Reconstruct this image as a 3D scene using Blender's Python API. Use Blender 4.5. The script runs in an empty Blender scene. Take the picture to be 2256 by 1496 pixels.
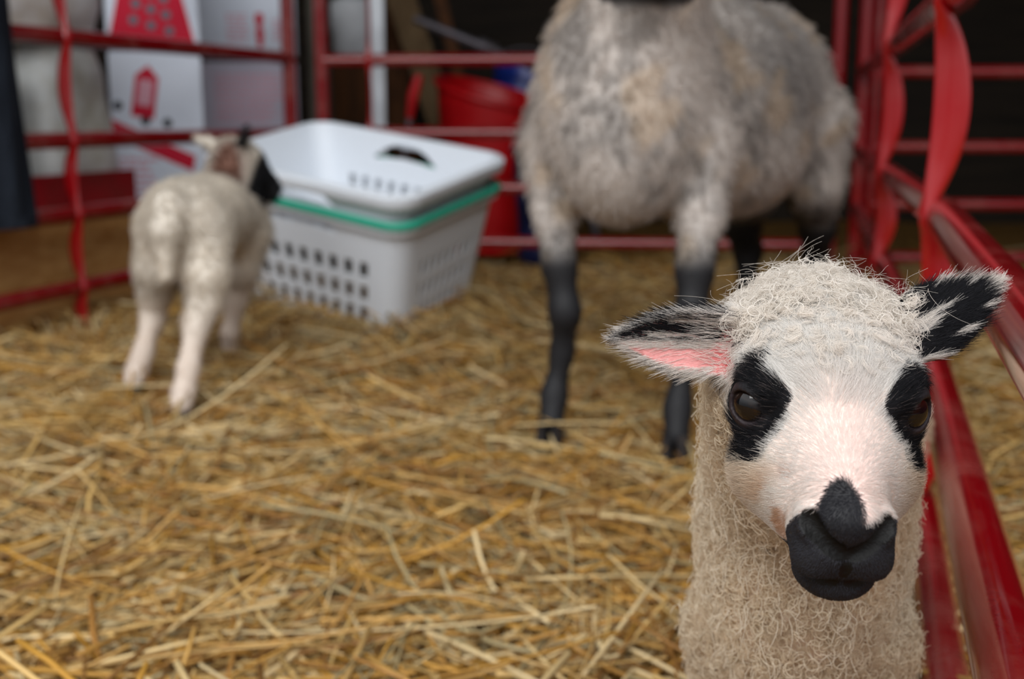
import bpy, bmesh, math, random
import numpy as np
from mathutils import Vector, Matrix

S = bpy.context.scene
COL = S.collection
rng = np.random.default_rng(7)
random.seed(7)
R = math.radians

# ------------------------------------------------------------------ camera, light, exposure
CAM_Z = 0.55
cam_d = bpy.data.cameras.new('camera')
cam = bpy.data.objects.new('camera', cam_d)
COL.objects.link(cam)
cam.location = (0, 0, CAM_Z)
cam.rotation_euler = (R(90 - 11), 0, 0)
cam_d.sensor_width = 36
cam_d.lens = 40.69
cam_d.clip_start = 0.01
cam_d.dof.use_dof = True
cam_d.dof.focus_distance = 0.530
cam_d.dof.aperture_fstop = 7.2
S.camera = cam

world = bpy.data.worlds.new('overcast_sky')
S.world = world
world.use_nodes = True
wn = world.node_tree.nodes
wl = world.node_tree.links
bg = wn['Background']
tc = wn.new('ShaderNodeTexCoord')
sp = wn.new('ShaderNodeSeparateXYZ')
rp = wn.new('ShaderNodeValToRGB')
wl.new(tc.outputs['Generated'], sp.inputs[0])
mr = wn.new('ShaderNodeMapRange')
mr.inputs[1].default_value = -0.2
mr.inputs[2].default_value = 1.0
wl.new(sp.outputs[2], mr.inputs[0])
wl.new(mr.outputs[0], rp.inputs[0])
rp.color_ramp.elements[0].color = (0.16, 0.15, 0.14, 1)
rp.color_ramp.elements[1].color = (0.95, 0.98, 1.0, 1)
e = rp.color_ramp.elements.new(0.17)
e.color = (0.30, 0.30, 0.31, 1)
e = rp.color_ramp.elements.new(0.45)
e.color = (0.92, 0.96, 1.0, 1)
wl.new(rp.outputs[0], bg.inputs[0])
bg.inputs[1].default_value = 1.0

# daylight from the big open barn front behind the photographer
ld = bpy.data.lights.new('open_front_daylight', 'AREA')
ld.shape = 'RECTANGLE'
ld.size = 4.5
ld.size_y = 2.4
ld.energy = 150
ld.color = (1.0, 0.995, 0.985)
lo = bpy.data.objects.new('open_front_daylight', ld)
COL.objects.link(lo)
lo.location = (-0.7, -1.3, 3.3)
lo.rotation_euler = (Vector((0.2, 1.6, 0.3)) - lo.location).to_track_quat('-Z', 'Y').to_euler()

S.view_settings.view_transform = 'Standard'
S.view_settings.look = 'None'
S.view_settings.gamma = 1
S.view_settings.exposure = 0.25
try:
    S.cycles.use_denoising = True
    S.cycles.max_bounces = 6
    S.cycles.diffuse_bounces = 3
    S.cycles.glossy_bounces = 3
    S.cycles.transmission_bounces = 3
except Exception:
    pass

# ------------------------------------------------------------------ helpers
def lin(r, g, b):
    f = lambda c: c / 12.92 if c <= 0.04045 else ((c + 0.055) / 1.055) ** 2.4
    return np.array([f(r / 255), f(g / 255), f(b / 255)])

def tag(o, label=None, cat=None, group=None, kind=None):
    if label: o['label'] = label
    if cat: o['category'] = cat
    if group: o['group'] = group
    if kind: o['kind'] = kind
    return o

def empty(name, loc, rot=(0, 0, 0)):
    o = bpy.data.objects.new(name, None)
    o.empty_display_size = 0.05
    COL.objects.link(o)
    o.location = loc
    o.rotation_euler = rot
    return o

def link(name, me, mat, parent=None, world_coords=False):
    o = bpy.data.objects.new(name, me)
    COL.objects.link(o)
    if mat is not None:
        me.materials.append(mat)
    if parent is not None:
        o.parent = parent
        if world_coords:
            m = Matrix.Translation(parent.location) @ parent.rotation_euler.to_matrix().to_4x4()
            o.matrix_parent_inverse = m.inverted()
    return o

def smooth(me):
    me.polygons.foreach_set('use_smooth', np.ones(len(me.polygons), bool))

def np_mesh(name, V, Q, col=None, sm=True):
    V = np.asarray(V, np.float32)
    Q = np.asarray(Q, np.int32)
    me = bpy.data.meshes.new(name)
    n, m = len(V), Q.shape[1]
    me.vertices.add(n)
    me.vertices.foreach_set('co', V.ravel())
    me.loops.add(len(Q) * m)
    me.loops.foreach_set('vertex_index', Q.ravel())
    me.polygons.add(len(Q))
    me.polygons.foreach_set('loop_start', np.arange(0, len(Q) * m, m, dtype=np.int32))
    me.update(calc_edges=True)
    me.validate()
    if sm: smooth(me)
    if col is not None:
        a = me.color_attributes.new('Col', 'FLOAT_COLOR', 'POINT')
        c = np.ones((n, 4), np.float32)
        c[:, :3] = col
        a.data.foreach_set('color', c.ravel())
    return me

class MB:
    """collects boxes, tubes and lofts into one mesh"""
    def __init__(s):
        s.v, s.f = [], []
    def add(s, V, F):
        b = len(s.v)
        s.v.extend([tuple(map(float, p)) for p in V])
        s.f.extend([tuple(b + i for i in q) for q in F])
    def box(s, c, size, M=None):
        x, y, z = [d / 2 for d in size]
        P = np.array([[i * x, j * y, k * z] for i in (-1, 1) for j in (-1, 1) for k in (-1, 1)])
        if M is not None: P = P @ np.asarray(M).T
        P = P + np.asarray(c)
        s.add(P, [(0, 1, 3, 2), (4, 6, 7, 5), (0, 4, 5, 1), (2, 3, 7, 6), (0, 2, 6, 4), (1, 5, 7, 3)])
    def loft(s, rings, cap=True, closed=True):
        n = len(rings[0])
        V = [p for r in rings for p in r]
        F = []
        for i in range(len(rings) - 1):
            for j in range(n if closed else n - 1):
                k = (j + 1) % n
                F.append((i * n + j, i * n + k, (i + 1) * n + k, (i + 1) * n + j))
        if cap and closed:
            F.append(tuple(range(n - 1, -1, -1)))
            F.append(tuple((len(rings) - 1) * n + j for j in range(n)))
        s.add(V, F)
    def tube(s, pts, r, n=16, cap=True):
        pts = [np.array(p, float) for p in pts]
        rr = r if hasattr(r, '__len__') else [r] * len(pts)
        rings = []
        up = None
        for i, p in enumerate(pts):
            t = (pts[min(i + 1, len(pts) - 1)] - pts[max(i - 1, 0)])
            t = t / np.linalg.norm(t)
            if up is None:
                up = np.array([0, 0, 1.0]) if abs(t[2]) < 0.9 else np.array([1.0, 0, 0])
            a = up - t * np.dot(up, t)
            a /= np.linalg.norm(a)
            b = np.cross(t, a)
            up = a
            rings.append([p + rr[i] * (math.cos(w) * a + math.sin(w) * b) for w in np.linspace(0, 2 * math.pi, n, endpoint=False)])
        s.loft(rings, cap)
    def build(s, name, mat, parent=None, wc=False, sm=False, bevel=0, solid=0, sub=0, angle=40):
        me = bpy.data.meshes.new(name)
        me.from_pydata(s.v, [], s.f)
        bm = bmesh.new(); bm.from_mesh(me)
        bmesh.ops.recalc_face_normals(bm, faces=bm.faces)
        bm.to_mesh(me); bm.free()
        if sm:
            try: me.shade_smooth()
            except Exception: smooth(me)
            try: me.set_sharp_from_angle(angle=R(angle))
            except Exception: pass
        o = link(name, me, mat, parent, wc)
        if solid:
            m = o.modifiers.new('solid', 'SOLIDIFY'); m.thickness = solid; m.offset = 0
        if bevel:
            m = o.modifiers.new('bevel', 'BEVEL'); m.width = bevel; m.segments = 2; m.limit_method = 'ANGLE'
        if sub:
            m = o.modifiers.new('sub', 'SUBSURF'); m.levels = sub; m.render_levels = sub
        return o

# ------------------------------------------------------------------ materials
def new_mat(name):
    m = bpy.data.materials.new(name)
    m.use_nodes = True
    nt = m.node_tree
    return m, nt.nodes, nt.links, nt.nodes['Principled BSDF']

def mat(name, c, rough=0.6, spec=0.5, var=0.0, scale=8.0, c2=None, bump=0.0, bscale=60.0, metal=0.0, stretch=(1, 1, 1), coat=0.0, lo=0.42, hi=0.62):
    m, N, L, b = new_mat(name)
    c = tuple(float(x) for x in c)
    b.inputs['Base Color'].default_value = (*c, 1)
    b.inputs['Roughness'].default_value = rough
    b.inputs['Specular IOR Level'].default_value = spec
    b.inputs['Metallic'].default_value = metal
    b.inputs['Coat Weight'].default_value = coat
    b.inputs['Coat Roughness'].default_value = 0.12
    if c2 is not None or bump:
        t = N.new('ShaderNodeTexCoord')
        mp = N.new('ShaderNodeMapping')
        mp.inputs['Scale'].default_value = stretch
        L.new(t.outputs['Object'], mp.inputs[0])
    if c2 is not None:
        n = N.new('ShaderNodeTexNoise')
        n.inputs['Scale'].default_value = scale
        n.inputs['Detail'].default_value = 6
        n.inputs['Roughness'].default_value = 0.65
        L.new(mp.outputs[0], n.inputs['Vector'])
        r = N.new('ShaderNodeValToRGB')
        r.color_ramp.elements[0].position = lo
        r.color_ramp.elements[1].position = hi
        r.color_ramp.elements[0].color = (*c, 1)
        r.color_ramp.elements[1].color = (*[float(x) for x in c2], 1)
        L.new(n.outputs['Fac'], r.inputs[0])
        L.new(r.outputs[0], b.inputs['Base Color'])
    if bump:
        n2 = N.new('ShaderNodeTexNoise')
        n2.inputs['Scale'].default_value = bscale
        n2.inputs['Detail'].default_value = 4
        L.new(mp.outputs[0], n2.inputs['Vector'])
        bu = N.new('ShaderNodeBump')
        bu.inputs['Strength'].default_value = bump
        bu.inputs['Distance'].default_value = 0.01
        L.new(n2.outputs['Fac'], bu.inputs['Height'])
        L.new(bu.outputs[0], b.inputs['Normal'])
    return m

def mat_attr(name, rough=0.7, spec=0.3, noise=0.0, nscale=300, bump=0.0, sheen=0.0, subs=0.0):
    m, N, L, b = new_mat(name)
    a = N.new('ShaderNodeAttribute')
    a.attribute_name = 'Col'
    L.new(a.outputs['Color'], b.inputs['Base Color'])
    b.inputs['Roughness'].default_value = rough
    b.inputs['Specular IOR Level'].default_value = spec
    if sheen: b.inputs['Sheen Weight'].default_value = sheen
    if bump:
        t = N.new('ShaderNodeTexCoord')
        n2 = N.new('ShaderNodeTexNoise')
        n2.inputs['Scale'].default_value = nscale
        L.new(t.outputs['Object'], n2.inputs['Vector'])
        bu = N.new('ShaderNodeBump')
        bu.inputs['Strength'].default_value = bump
        bu.inputs['Distance'].default_value = 0.002
        L.new(n2.outputs['Fac'], bu.inputs['Height'])
        L.new(bu.outputs[0], b.inputs['Normal'])
    return m

def mat_paint(name, dust=0.34, red=(128, 6, 14)):
    """glossy red gate paint with brushed-on dust"""
    m, N, L, b = new_mat(name)
    t = N.new('ShaderNodeTexCoord')
    n = N.new('ShaderNodeTexNoise')
    n.inputs['Scale'].default_value = 6.5
    n.inputs['Detail'].default_value = 9
    n.inputs['Roughness'].default_value = 0.62
    n.inputs['Distortion'].default_value = 0.6
    L.new(t.outputs['Object'], n.inputs['Vector'])
    n3 = N.new('ShaderNodeTexNoise')
    n3.inputs['Scale'].default_value = 220
    n3.inputs['Detail'].default_value = 3
    L.new(t.outputs['Object'], n3.inputs['Vector'])
    r3 = N.new('ShaderNodeMapRange')
    r3.inputs[1].default_value = 0.3; r3.inputs[2].default_value = 0.75
    r3.inputs[3].default_value = 0.55; r3.inputs[4].default_value = 1.0
    L.new(n3.outputs['Fac'], r3.inputs[0])
    r = N.new('ShaderNodeMapRange')
    r.inputs[1].default_value = 0.46; r.inputs[2].default_value = 0.70
    r.inputs[3].default_value = 0.0; r.inputs[4].default_value = dust
    L.new(n.outputs['Fac'], r.inputs[0])
    mu = N.new('ShaderNodeMath'); mu.operation = 'MULTIPLY'
    L.new(r.outputs[0], mu.inputs[0]); L.new(r3.outputs[0], mu.inputs[1])
    mx = N.new('ShaderNodeMix'); mx.data_type = 'RGBA'
    mx.inputs[6].default_value = (*lin(*red), 1)
    mx.inputs[7].default_value = (*lin(168, 120, 108), 1)
    L.new(mu.outputs[0], mx.inputs[0])
    L.new(mx.outputs[2], b.inputs['Base Color'])
    ro = N.new('ShaderNodeMapRange')
    ro.inputs[3].default_value = 0.14; ro.inputs[4].default_value = 0.55
    ro.inputs[2].default_value = 0.45
    L.new(mu.outputs[0], ro.inputs[0])
    L.new(ro.outputs[0], b.inputs['Roughness'])
    b.inputs['Specular IOR Level'].default_value = 0.5
    b.inputs['Coat Weight'].default_value = 0.5
    b.inputs['Coat Roughness'].default_value = 0.07
    return m

def mat_wood(name, c1, c2, scale=3.0, axis=0):
    st = [14, 14, 14]; st[axis] = 1.0
    return mat(name, c1, 0.8, 0.2, c2=c2, scale=scale, stretch=tuple(st), bump=0.25, bscale=8, lo=0.35, hi=0.68)

M_red = mat_paint('red_gate_paint')
M_strap = mat_paint('red_strap_paint', 0.08, (156, 7, 16))
M_white = mat('white_plastic', lin(226, 232, 240), 0.42, 0.4)
M_teal = mat('teal_plastic', lin(52, 168, 140), 0.4, 0.4)
M_floor = mat('straw_litter', lin(92, 66, 34), 0.95, 0.1, c2=lin(150, 112, 58), scale=38, bump=0.8, bscale=70, stretch=(1, 2.2, 1))
M_dark = mat_wood('dark_barn_boards', lin(30, 25, 21), lin(46, 38, 30), 2.0, 0)
M_dark2 = mat_wood('dark_barn_roof', lin(40, 36, 32), lin(62, 56, 50), 2.0, 1)
M_board = mat_wood('tan_board', lin(178, 126, 70), lin(210, 162, 102), 3.0, 1)
M_redboard = mat('red_painted_board', lin(170, 24, 36), 0.6, 0.3, c2=lin(140, 40, 40), scale=5)
M_straw = mat_attr('straw', 0.48, 0.45)
M_hoof = mat('hoof_horn', lin(28, 26, 28), 0.5, 0.4, c2=lin(58, 52, 50), scale=30)

# ------------------------------------------------------------------ implicit surfaces for the animals
class Field:
    def __init__(s, xs, ys, zs):
        s.ax = [np.asarray(a, np.float32) for a in (xs, ys, zs)]
        s.F = np.full([len(a) for a in s.ax], 0.5, np.float32)
    def apply(s, fn, lo, hi, k, sub=False, mg=None):
        mg = mg if mg is not None else 0.02 + k * 1.5
        sl = []
        for a, l, h in zip(s.ax, lo, hi):
            i = max(0, np.searchsorted(a, l - mg) - 1)
            j = min(len(a), np.searchsorted(a, h + mg) + 1)
            if j <= i: return
            sl.append(slice(i, j))
        X = s.ax[0][sl[0]][:, None, None]; Y = s.ax[1][sl[1]][None, :, None]; Z = s.ax[2][sl[2]][None, None, :]
        d = fn(X, Y, Z).astype(np.float32)
        a = s.F[tuple(sl)]
        if sub:
            d = -d
            h = np.clip(0.5 + 0.5 * (d - a) / k, 0, 1)
            s.F[tuple(sl)] = a + (d - a) * h + k * h * (1 - h)
        else:
            h = np.clip(0.5 + 0.5 * (d - a) / k, 0, 1)
            s.F[tuple(sl)] = d + (a - d) * h - k * h * (1 - h)
    def ell(s, c, r, M=None, k=0.02, sub=False):
        """M columns are the ellipsoid's axes"""
        c = np.asarray(c, float); r = np.asarray(r, float)
        M = np.eye(3) if M is None else np.asarray(M)
        def fn(X, Y, Z):
            x, y, z = X - c[0], Y - c[1], Z - c[2]
            q = [x * M[0, i] + y * M[1, i] + z * M[2, i] for i in range(3)]
            k0 = np.sqrt(sum((q[i] / r[i]) ** 2 for i in range(3)))
            k1 = np.sqrt(sum((q[i] / r[i] ** 2) ** 2 for i in range(3))) + 1e-9
            return k0 * (k0 - 1) / k1
        ext = np.sqrt(((M * r) ** 2).sum(1))
        s.apply(fn, c - ext, c + ext, k, sub)
    def cone(s, a, b, r1, r2, k=0.02, sub=False):
        a = np.asarray(a, float); b = np.asarray(b, float)
        ba = b - a; l2 = float(ba @ ba)
        def fn(X, Y, Z):
            x, y, z = X - a[0], Y - a[1], Z - a[2]
            h = np.clip((x * ba[0] + y * ba[1] + z * ba[2]) / l2, 0, 1)
            return np.sqrt((x - h * ba[0]) ** 2 + (y - h * ba[1]) ** 2 + (z - h * ba[2]) ** 2) - (r1 + (r2 - r1) * h)
        m = max(r1, r2)
        s.apply(fn, np.minimum(a, b) - m, np.maximum(a, b) + m, k, sub)
    def chain(s, P, rad, k=0.02):
        for i in range(len(P) - 1):
            s.cone(P[i], P[i + 1], rad[i], rad[i + 1], k)
    def leaf(s, base, tip, face, W, th, cup, k=0.008):
        """an ear: leaf from base to tip, its hollow turned towards face"""
        base = np.asarray(base, float); tip = np.asarray(tip, float)
        l = tip - base; Ln = np.linalg.norm(l); l = l / Ln
        t = np.asarray(face, float); t = t - l * (t @ l); t /= np.linalg.norm(t)
        w = np.cross(t, l)
        def fn(X, Y, Z):
            x, y, z = X - base[0], Y - base[1], Z - base[2]
            a = (x * l[0] + y * l[1] + z * l[2]) / Ln
            b = x * w[0] + y * w[1] + z * w[2]
            c = x * t[0] + y * t[1] + z * t[2]
            ac = np.clip(a, 0, 1)
            wid = W * np.clip((0.55 + 1.5 * ac - 2.0 * ac ** 1.8), 0.02, 1.1)
            c = c - cup * (np.minimum(np.abs(b), W) / W) ** 2
            d1 = np.abs(b) - wid
            d2 = np.abs(c) - th
            d3 = np.maximum(-a, a - 1) * Ln
            return np.maximum(np.maximum(d1 * 0.7, d2 * 0.8), d3 * 0.9) - 0.0008
        P = np.stack([base, tip])
        s.apply(fn, P.min(0) - W, P.max(0) + W, k, mg=0.02)
        return l, w, t, Ln
    def mesh(s):
        F = s.F
        ins = F < 0
        nx, ny, nz = F.shape
        cnt = np.zeros((nx - 1, ny - 1, nz - 1), np.int8)
        for i in (0, 1):
            for j in (0, 1):
                for k in (0, 1):
                    cnt += ins[i:nx - 1 + i, j:ny - 1 + j, k:nz - 1 + k]
        cells = np.argwhere((cnt > 0) & (cnt < 8))
        idx = np.full(cnt.shape, -1, np.int32)
        idx[tuple(cells.T)] = np.arange(len(cells))
        acc = np.zeros((len(cells), 3)); num = np.zeros(len(cells))
        cor = [(i, j, k) for i in (0, 1) for j in (0, 1) for k in (0, 1)]
        val = {c: F[cells[:, 0] + c[0], cells[:, 1] + c[1], cells[:, 2] + c[2]].astype(float) for c in cor}
        for c in cor:
            for a in range(3):
                if c[a] == 0:
                    c2 = list(c); c2[a] = 1; c2 = tuple(c2)
                    v0, v1 = val[c], val[c2]
                    m = (v0 < 0) != (v1 < 0)
                    t = np.where(m, v0 / np.where(m, v0 - v1, 1), 0)
                    P = np.zeros((len(cells), 3))
                    for q in range(3): P[:, q] = c[q]
                    P[:, a] = t
                    acc[m] += P[m]; num[m] += 1
        fr = acc / num[:, None]
        V = np.zeros_like(fr)
        for q in range(3):
            A = s.ax[q].astype(float)
            V[:, q] = A[cells[:, q]] + fr[:, q] * (A[cells[:, q] + 1] - A[cells[:, q]])
        Q = []
        for a in range(3):
            b, c = (a + 1) % 3, (a + 2) % 3
            s0 = [slice(None)] * 3; s1 = [slice(None)] * 3
            s0[a] = slice(0, F.shape[a] - 1); s1[a] = slice(1, None)
            for q in (b, c):
                s0[q] = slice(1, F.shape[q] - 1); s1[q] = slice(1, F.shape[q] - 1)
            A, B = ins[tuple(s0)], ins[tuple(s1)]
            E = np.argwhere(A != B)
            fl = A[tuple(E.T)]
            for q in (b, c): E[:, q] += 1
            def cell(db, dc):
                D = E.copy(); D[:, b] += db; D[:, c] += dc
                return idx[tuple(D.T)]
            q4 = np.stack([cell(-1, -1), cell(0, -1), cell(0, 0), cell(-1, 0)], 1)
            q4[~fl] = q4[~fl][:, ::-1]
            Q.append(q4)
        Q = np.concatenate(Q)
        Q = Q[(Q >= 0).all(1)]
        # two rounds of light smoothing
        return V, Q

def normals(V, Q):
    n = np.cross(V[Q[:, 2]] - V[Q[:, 0]], V[Q[:, 3]] - V[Q[:, 1]])
    N = np.zeros_like(V)
    for i in range(4): np.add.at(N, Q[:, i], n)
    return N / (np.linalg.norm(N, axis=1, keepdims=True) + 1e-12)

def relax(V, Q, it=2, w=0.5):
    for _ in range(it):
        A = np.zeros_like(V); C = np.zeros(len(V))
        for i in range(4):
            for j in (1, 3):
                np.add.at(A, Q[:, i], V[Q[:, (i + j) % 4]]); np.add.at(C, Q[:, i], 1)
        V = V * (1 - w) + w * A / np.maximum(C, 1)[:, None]
    return V

def sample(V, Q, N, n, weight=None):
    T = np.concatenate([Q[:, [0, 1, 2]], Q[:, [0, 2, 3]]])
    ar = np.linalg.norm(np.cross(V[T[:, 1]] - V[T[:, 0]], V[T[:, 2]] - V[T[:, 0]]), axis=1)
    if weight is not None:
        ar = ar * weight(V[T].mean(1))
    p = np.cumsum(ar); p /= p[-1]
    t = T[np.minimum(np.searchsorted(p, rng.random(n)), len(T) - 1)]
    u, v = rng.random(n), rng.random(n)
    m = u + v > 1
    u[m], v[m] = 1 - u[m], 1 - v[m]
    w = 1 - u - v
    P = V[t[:, 0]] * w[:, None] + V[t[:, 1]] * u[:, None] + V[t[:, 2]] * v[:, None]
    n_ = N[t[:, 0]] * w[:, None] + N[t[:, 1]] * u[:, None] + N[t[:, 2]] * v[:, None]
    return P, n_ / (np.linalg.norm(n_, axis=1, keepdims=True) + 1e-9)

def unit(v):
    return v / (np.linalg.norm(v, axis=-1, keepdims=True) + 1e-9)

class Hair:
    def __init__(s): s.items = []
    def add(s, P, r, c):
        """P (n,k,3) points, r (n,k) radii, c (n,3) colour"""
        s.items.append((P.astype(np.float32), r.astype(np.float32), c.astype(np.float32)))
    def build(s, name, material, parent):
        h = bpy.data.hair_curves.new(name)
        sizes = np.concatenate([np.full(len(P), P.shape[1], np.int32) for P, r, c in s.items])
        h.add_curves(sizes.tolist())
        pos = np.concatenate([P.reshape(-1, 3) for P, r, c in s.items])
        rad = np.concatenate([r.ravel() for P, r, c in s.items])
        col = np.concatenate([c for P, r, c in s.items])
        h.attributes['position'].data.foreach_set('vector', pos.ravel())
        a = h.attributes.get('radius') or h.attributes.new('radius', 'FLOAT', 'POINT')
        a.data.foreach_set('value', rad)
        a = h.attributes.new('Col', 'FLOAT_COLOR', 'CURVE')
        c4 = np.ones((len(col), 4), np.float32); c4[:, :3] = col
        a.data.foreach_set('color', c4.ravel())
        h.materials.append(material)
        o = bpy.data.objects.new(name, h)
        COL.objects.link(o)
        o.parent = parent
        if parent is not None:
            o.matrix_parent_inverse = Matrix.Translation(parent.location).inverted()
        return o

def mat_wool():
    m, N, L, b = new_mat('wool_fibre')
    a = N.new('ShaderNodeAttribute'); a.attribute_name = 'Col'
    L.new(a.outputs['Color'], b.inputs['Base Color'])
    b.inputs['Roughness'].default_value = 0.7
    b.inputs['Specular IOR Level'].default_value = 0.2
    t = N.new('ShaderNodeBsdfTranslucent')
    L.new(a.outputs['Color'], t.inputs['Color'])
    mx = N.new('ShaderNodeMixShader'); mx.inputs[0].default_value = 0.45
    L.new(b.outputs[0], mx.inputs[1]); L.new(t.outputs[0], mx.inputs[2])
    L.new(mx.outputs[0], N['Material Output'].inputs['Surface'])
    return m
M_wool = mat_wool()
M_skin = mat_attr('animal_skin', 0.6, 0.3, bump=0.25, nscale=500)

def taper(n, k, r, tip=0.25):
    return r[:, None] * np.linspace(1, tip, k)[None, :]

def straight_hair(hair, P, N, D, length, lift, r, col, k=4, jit=0.25, curl=0.25):
    """short hair lying along D"""
    n = len(P)
    D = D + rng.normal(size=(n, 3)) * jit
    D = unit(D - N * (D * N).sum(1, keepdims=True))
    t = np.linspace(0, 1, k)[None, :, None]
    lf = (lift if hasattr(lift, '__len__') else np.full(n, lift))[:, None, None]
    L = length[:, None, None]
    X = P[:, None] + L * t * (D[:, None] * (1 - lf * 0.5) + N[:, None] * lf) - L * curl * t ** 2 * N[:, None] * lf
    hair.add(X, taper(n, k, r), col)

def curly_hair(hair, P, N, G, length, rad, turns, r, col, k=11, clump=0, cr=0.004, lift=0.75, droop=0.6):
    """wool: strands twisting along a path that leaves the skin and bends along G; strands of a clump share their twist"""
    n = len(P)
    if clump:
        # clumps: cells of a jittered grid
        cell = np.floor(P / cr + rng.random(3) + 0.25 * np.stack([fbm(P, 1.1 / cr, 31 + i, 1) for i in range(3)], 1)).astype(np.int64)
        u, inv = np.unique(cell, axis=0, return_inverse=True)
        inv = inv.ravel()
        ph = rng.random(len(u))[inv] * 6.28 + rng.normal(size=n) * 0.22
        jd = rng.normal(size=(len(u), 3))[inv]
        tl = rng.uniform(0.7, 1.3, len(u))[inv]
        cen = np.zeros((len(u), 3)); cnt = np.zeros(len(u))
        np.add.at(cen, inv, P); np.add.at(cnt, inv, 1)
        cen = (cen / cnt[:, None])[inv]
        sgn = rng.choice([-1, 1], len(u))[inv]
    else:
        ph = rng.random(n) * 6.28; jd = rng.normal(size=(n, 3)); tl = rng.uniform(0.7, 1.3, n); cen = P
        sgn = rng.choice([-1, 1], n)
    G = G - N * (G * N).sum(1, keepdims=True)
    D = unit(N * lift + 0.35 * jd + 0.12 * rng.normal(size=(n, 3)))
    t = np.linspace(0, 1, k)[None, :]
    L = (length * tl)[:, None]
    E1 = unit(np.cross(D, G + 1e-4 + 0.3 * jd)); E2 = np.cross(D, E1)
    a = ph[:, None] + (sgn * turns)[:, None] * 6.283 * t
    rr = rad[:, None] * np.minimum(1, t * 2.5)
    mixc = np.minimum(1, t * 1.5) * (0.8 if clump else 0)
    base = P[:, None] * (1 - mixc[..., None]) + cen[:, None] * mixc[..., None]
    X = base + D[:, None] * (L * t * (1 - 0.35 * t))[..., None] + G[:, None] * (L * droop * t ** 2)[..., None]
    X = X + E1[:, None] * (rr * np.cos(a))[..., None] + E2[:, None] * (rr * np.sin(a))[..., None]
    X = X - (E1 * (np.cos(ph) * 0)[:, None])[:, None]
    hair.add(X, taper(n, k, r, 0.45), col)

def fbm(P, f, seed=0, octv=3):
    """cheap smooth pseudo-noise from sines, about -1..1"""
    g = np.random.default_rng(seed)
    out = np.zeros(len(P)); amp = 1; tot = 0
    for o in range(octv):
        for i in range(4):
            d = g.normal(size=3); d /= np.linalg.norm(d)
            out += amp * np.sin((P @ d) * f * (2 ** o) * g.uniform(0.7, 1.3) + g.uniform(0, 6.28)) / 2
        tot += amp; amp *= 0.6
    return out / tot

def sstep(a, b, x):
    t = np.clip((x - a) / (b - a), 0, 1)
    return t * t * (3 - 2 * t)

def mixc(c1, c2, m):
    return c1 * (1 - m[:, None]) + np.asarray(c2) * m[:, None]

def grid_axis(lo, hi, fine, coarse_h, fine_h):
    a = [lo]
    while a[-1] < hi:
        x = a[-1]
        inside = fine[0] - 1e-9 <= x <= fine[1]
        d = 0 if inside else min(abs(x - fine[0]), abs(x - fine[1]))
        a.append(x + min(coarse_h, fine_h + d * 0.08))
    return np.array(a)

def head_frame(fwd_h, dip, roll=0.0):
    h = np.array([fwd_h[0], fwd_h[1], 0.0]); h /= np.linalg.norm(h)
    z = np.array([0, 0, 1.0])
    f = h * math.cos(dip) - z * math.sin(dip)
    u = h * math.sin(dip) + z * math.cos(dip)
    s = np.cross(u, f)           # +s is the animal's left... viewer's right when it faces the viewer
    if roll:
        c, sn = math.cos(roll), math.sin(roll)
        s, u = s * c + u * sn, u * c - s * sn
    return np.stack([s, f, u], 1)      # columns s, f, u

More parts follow.
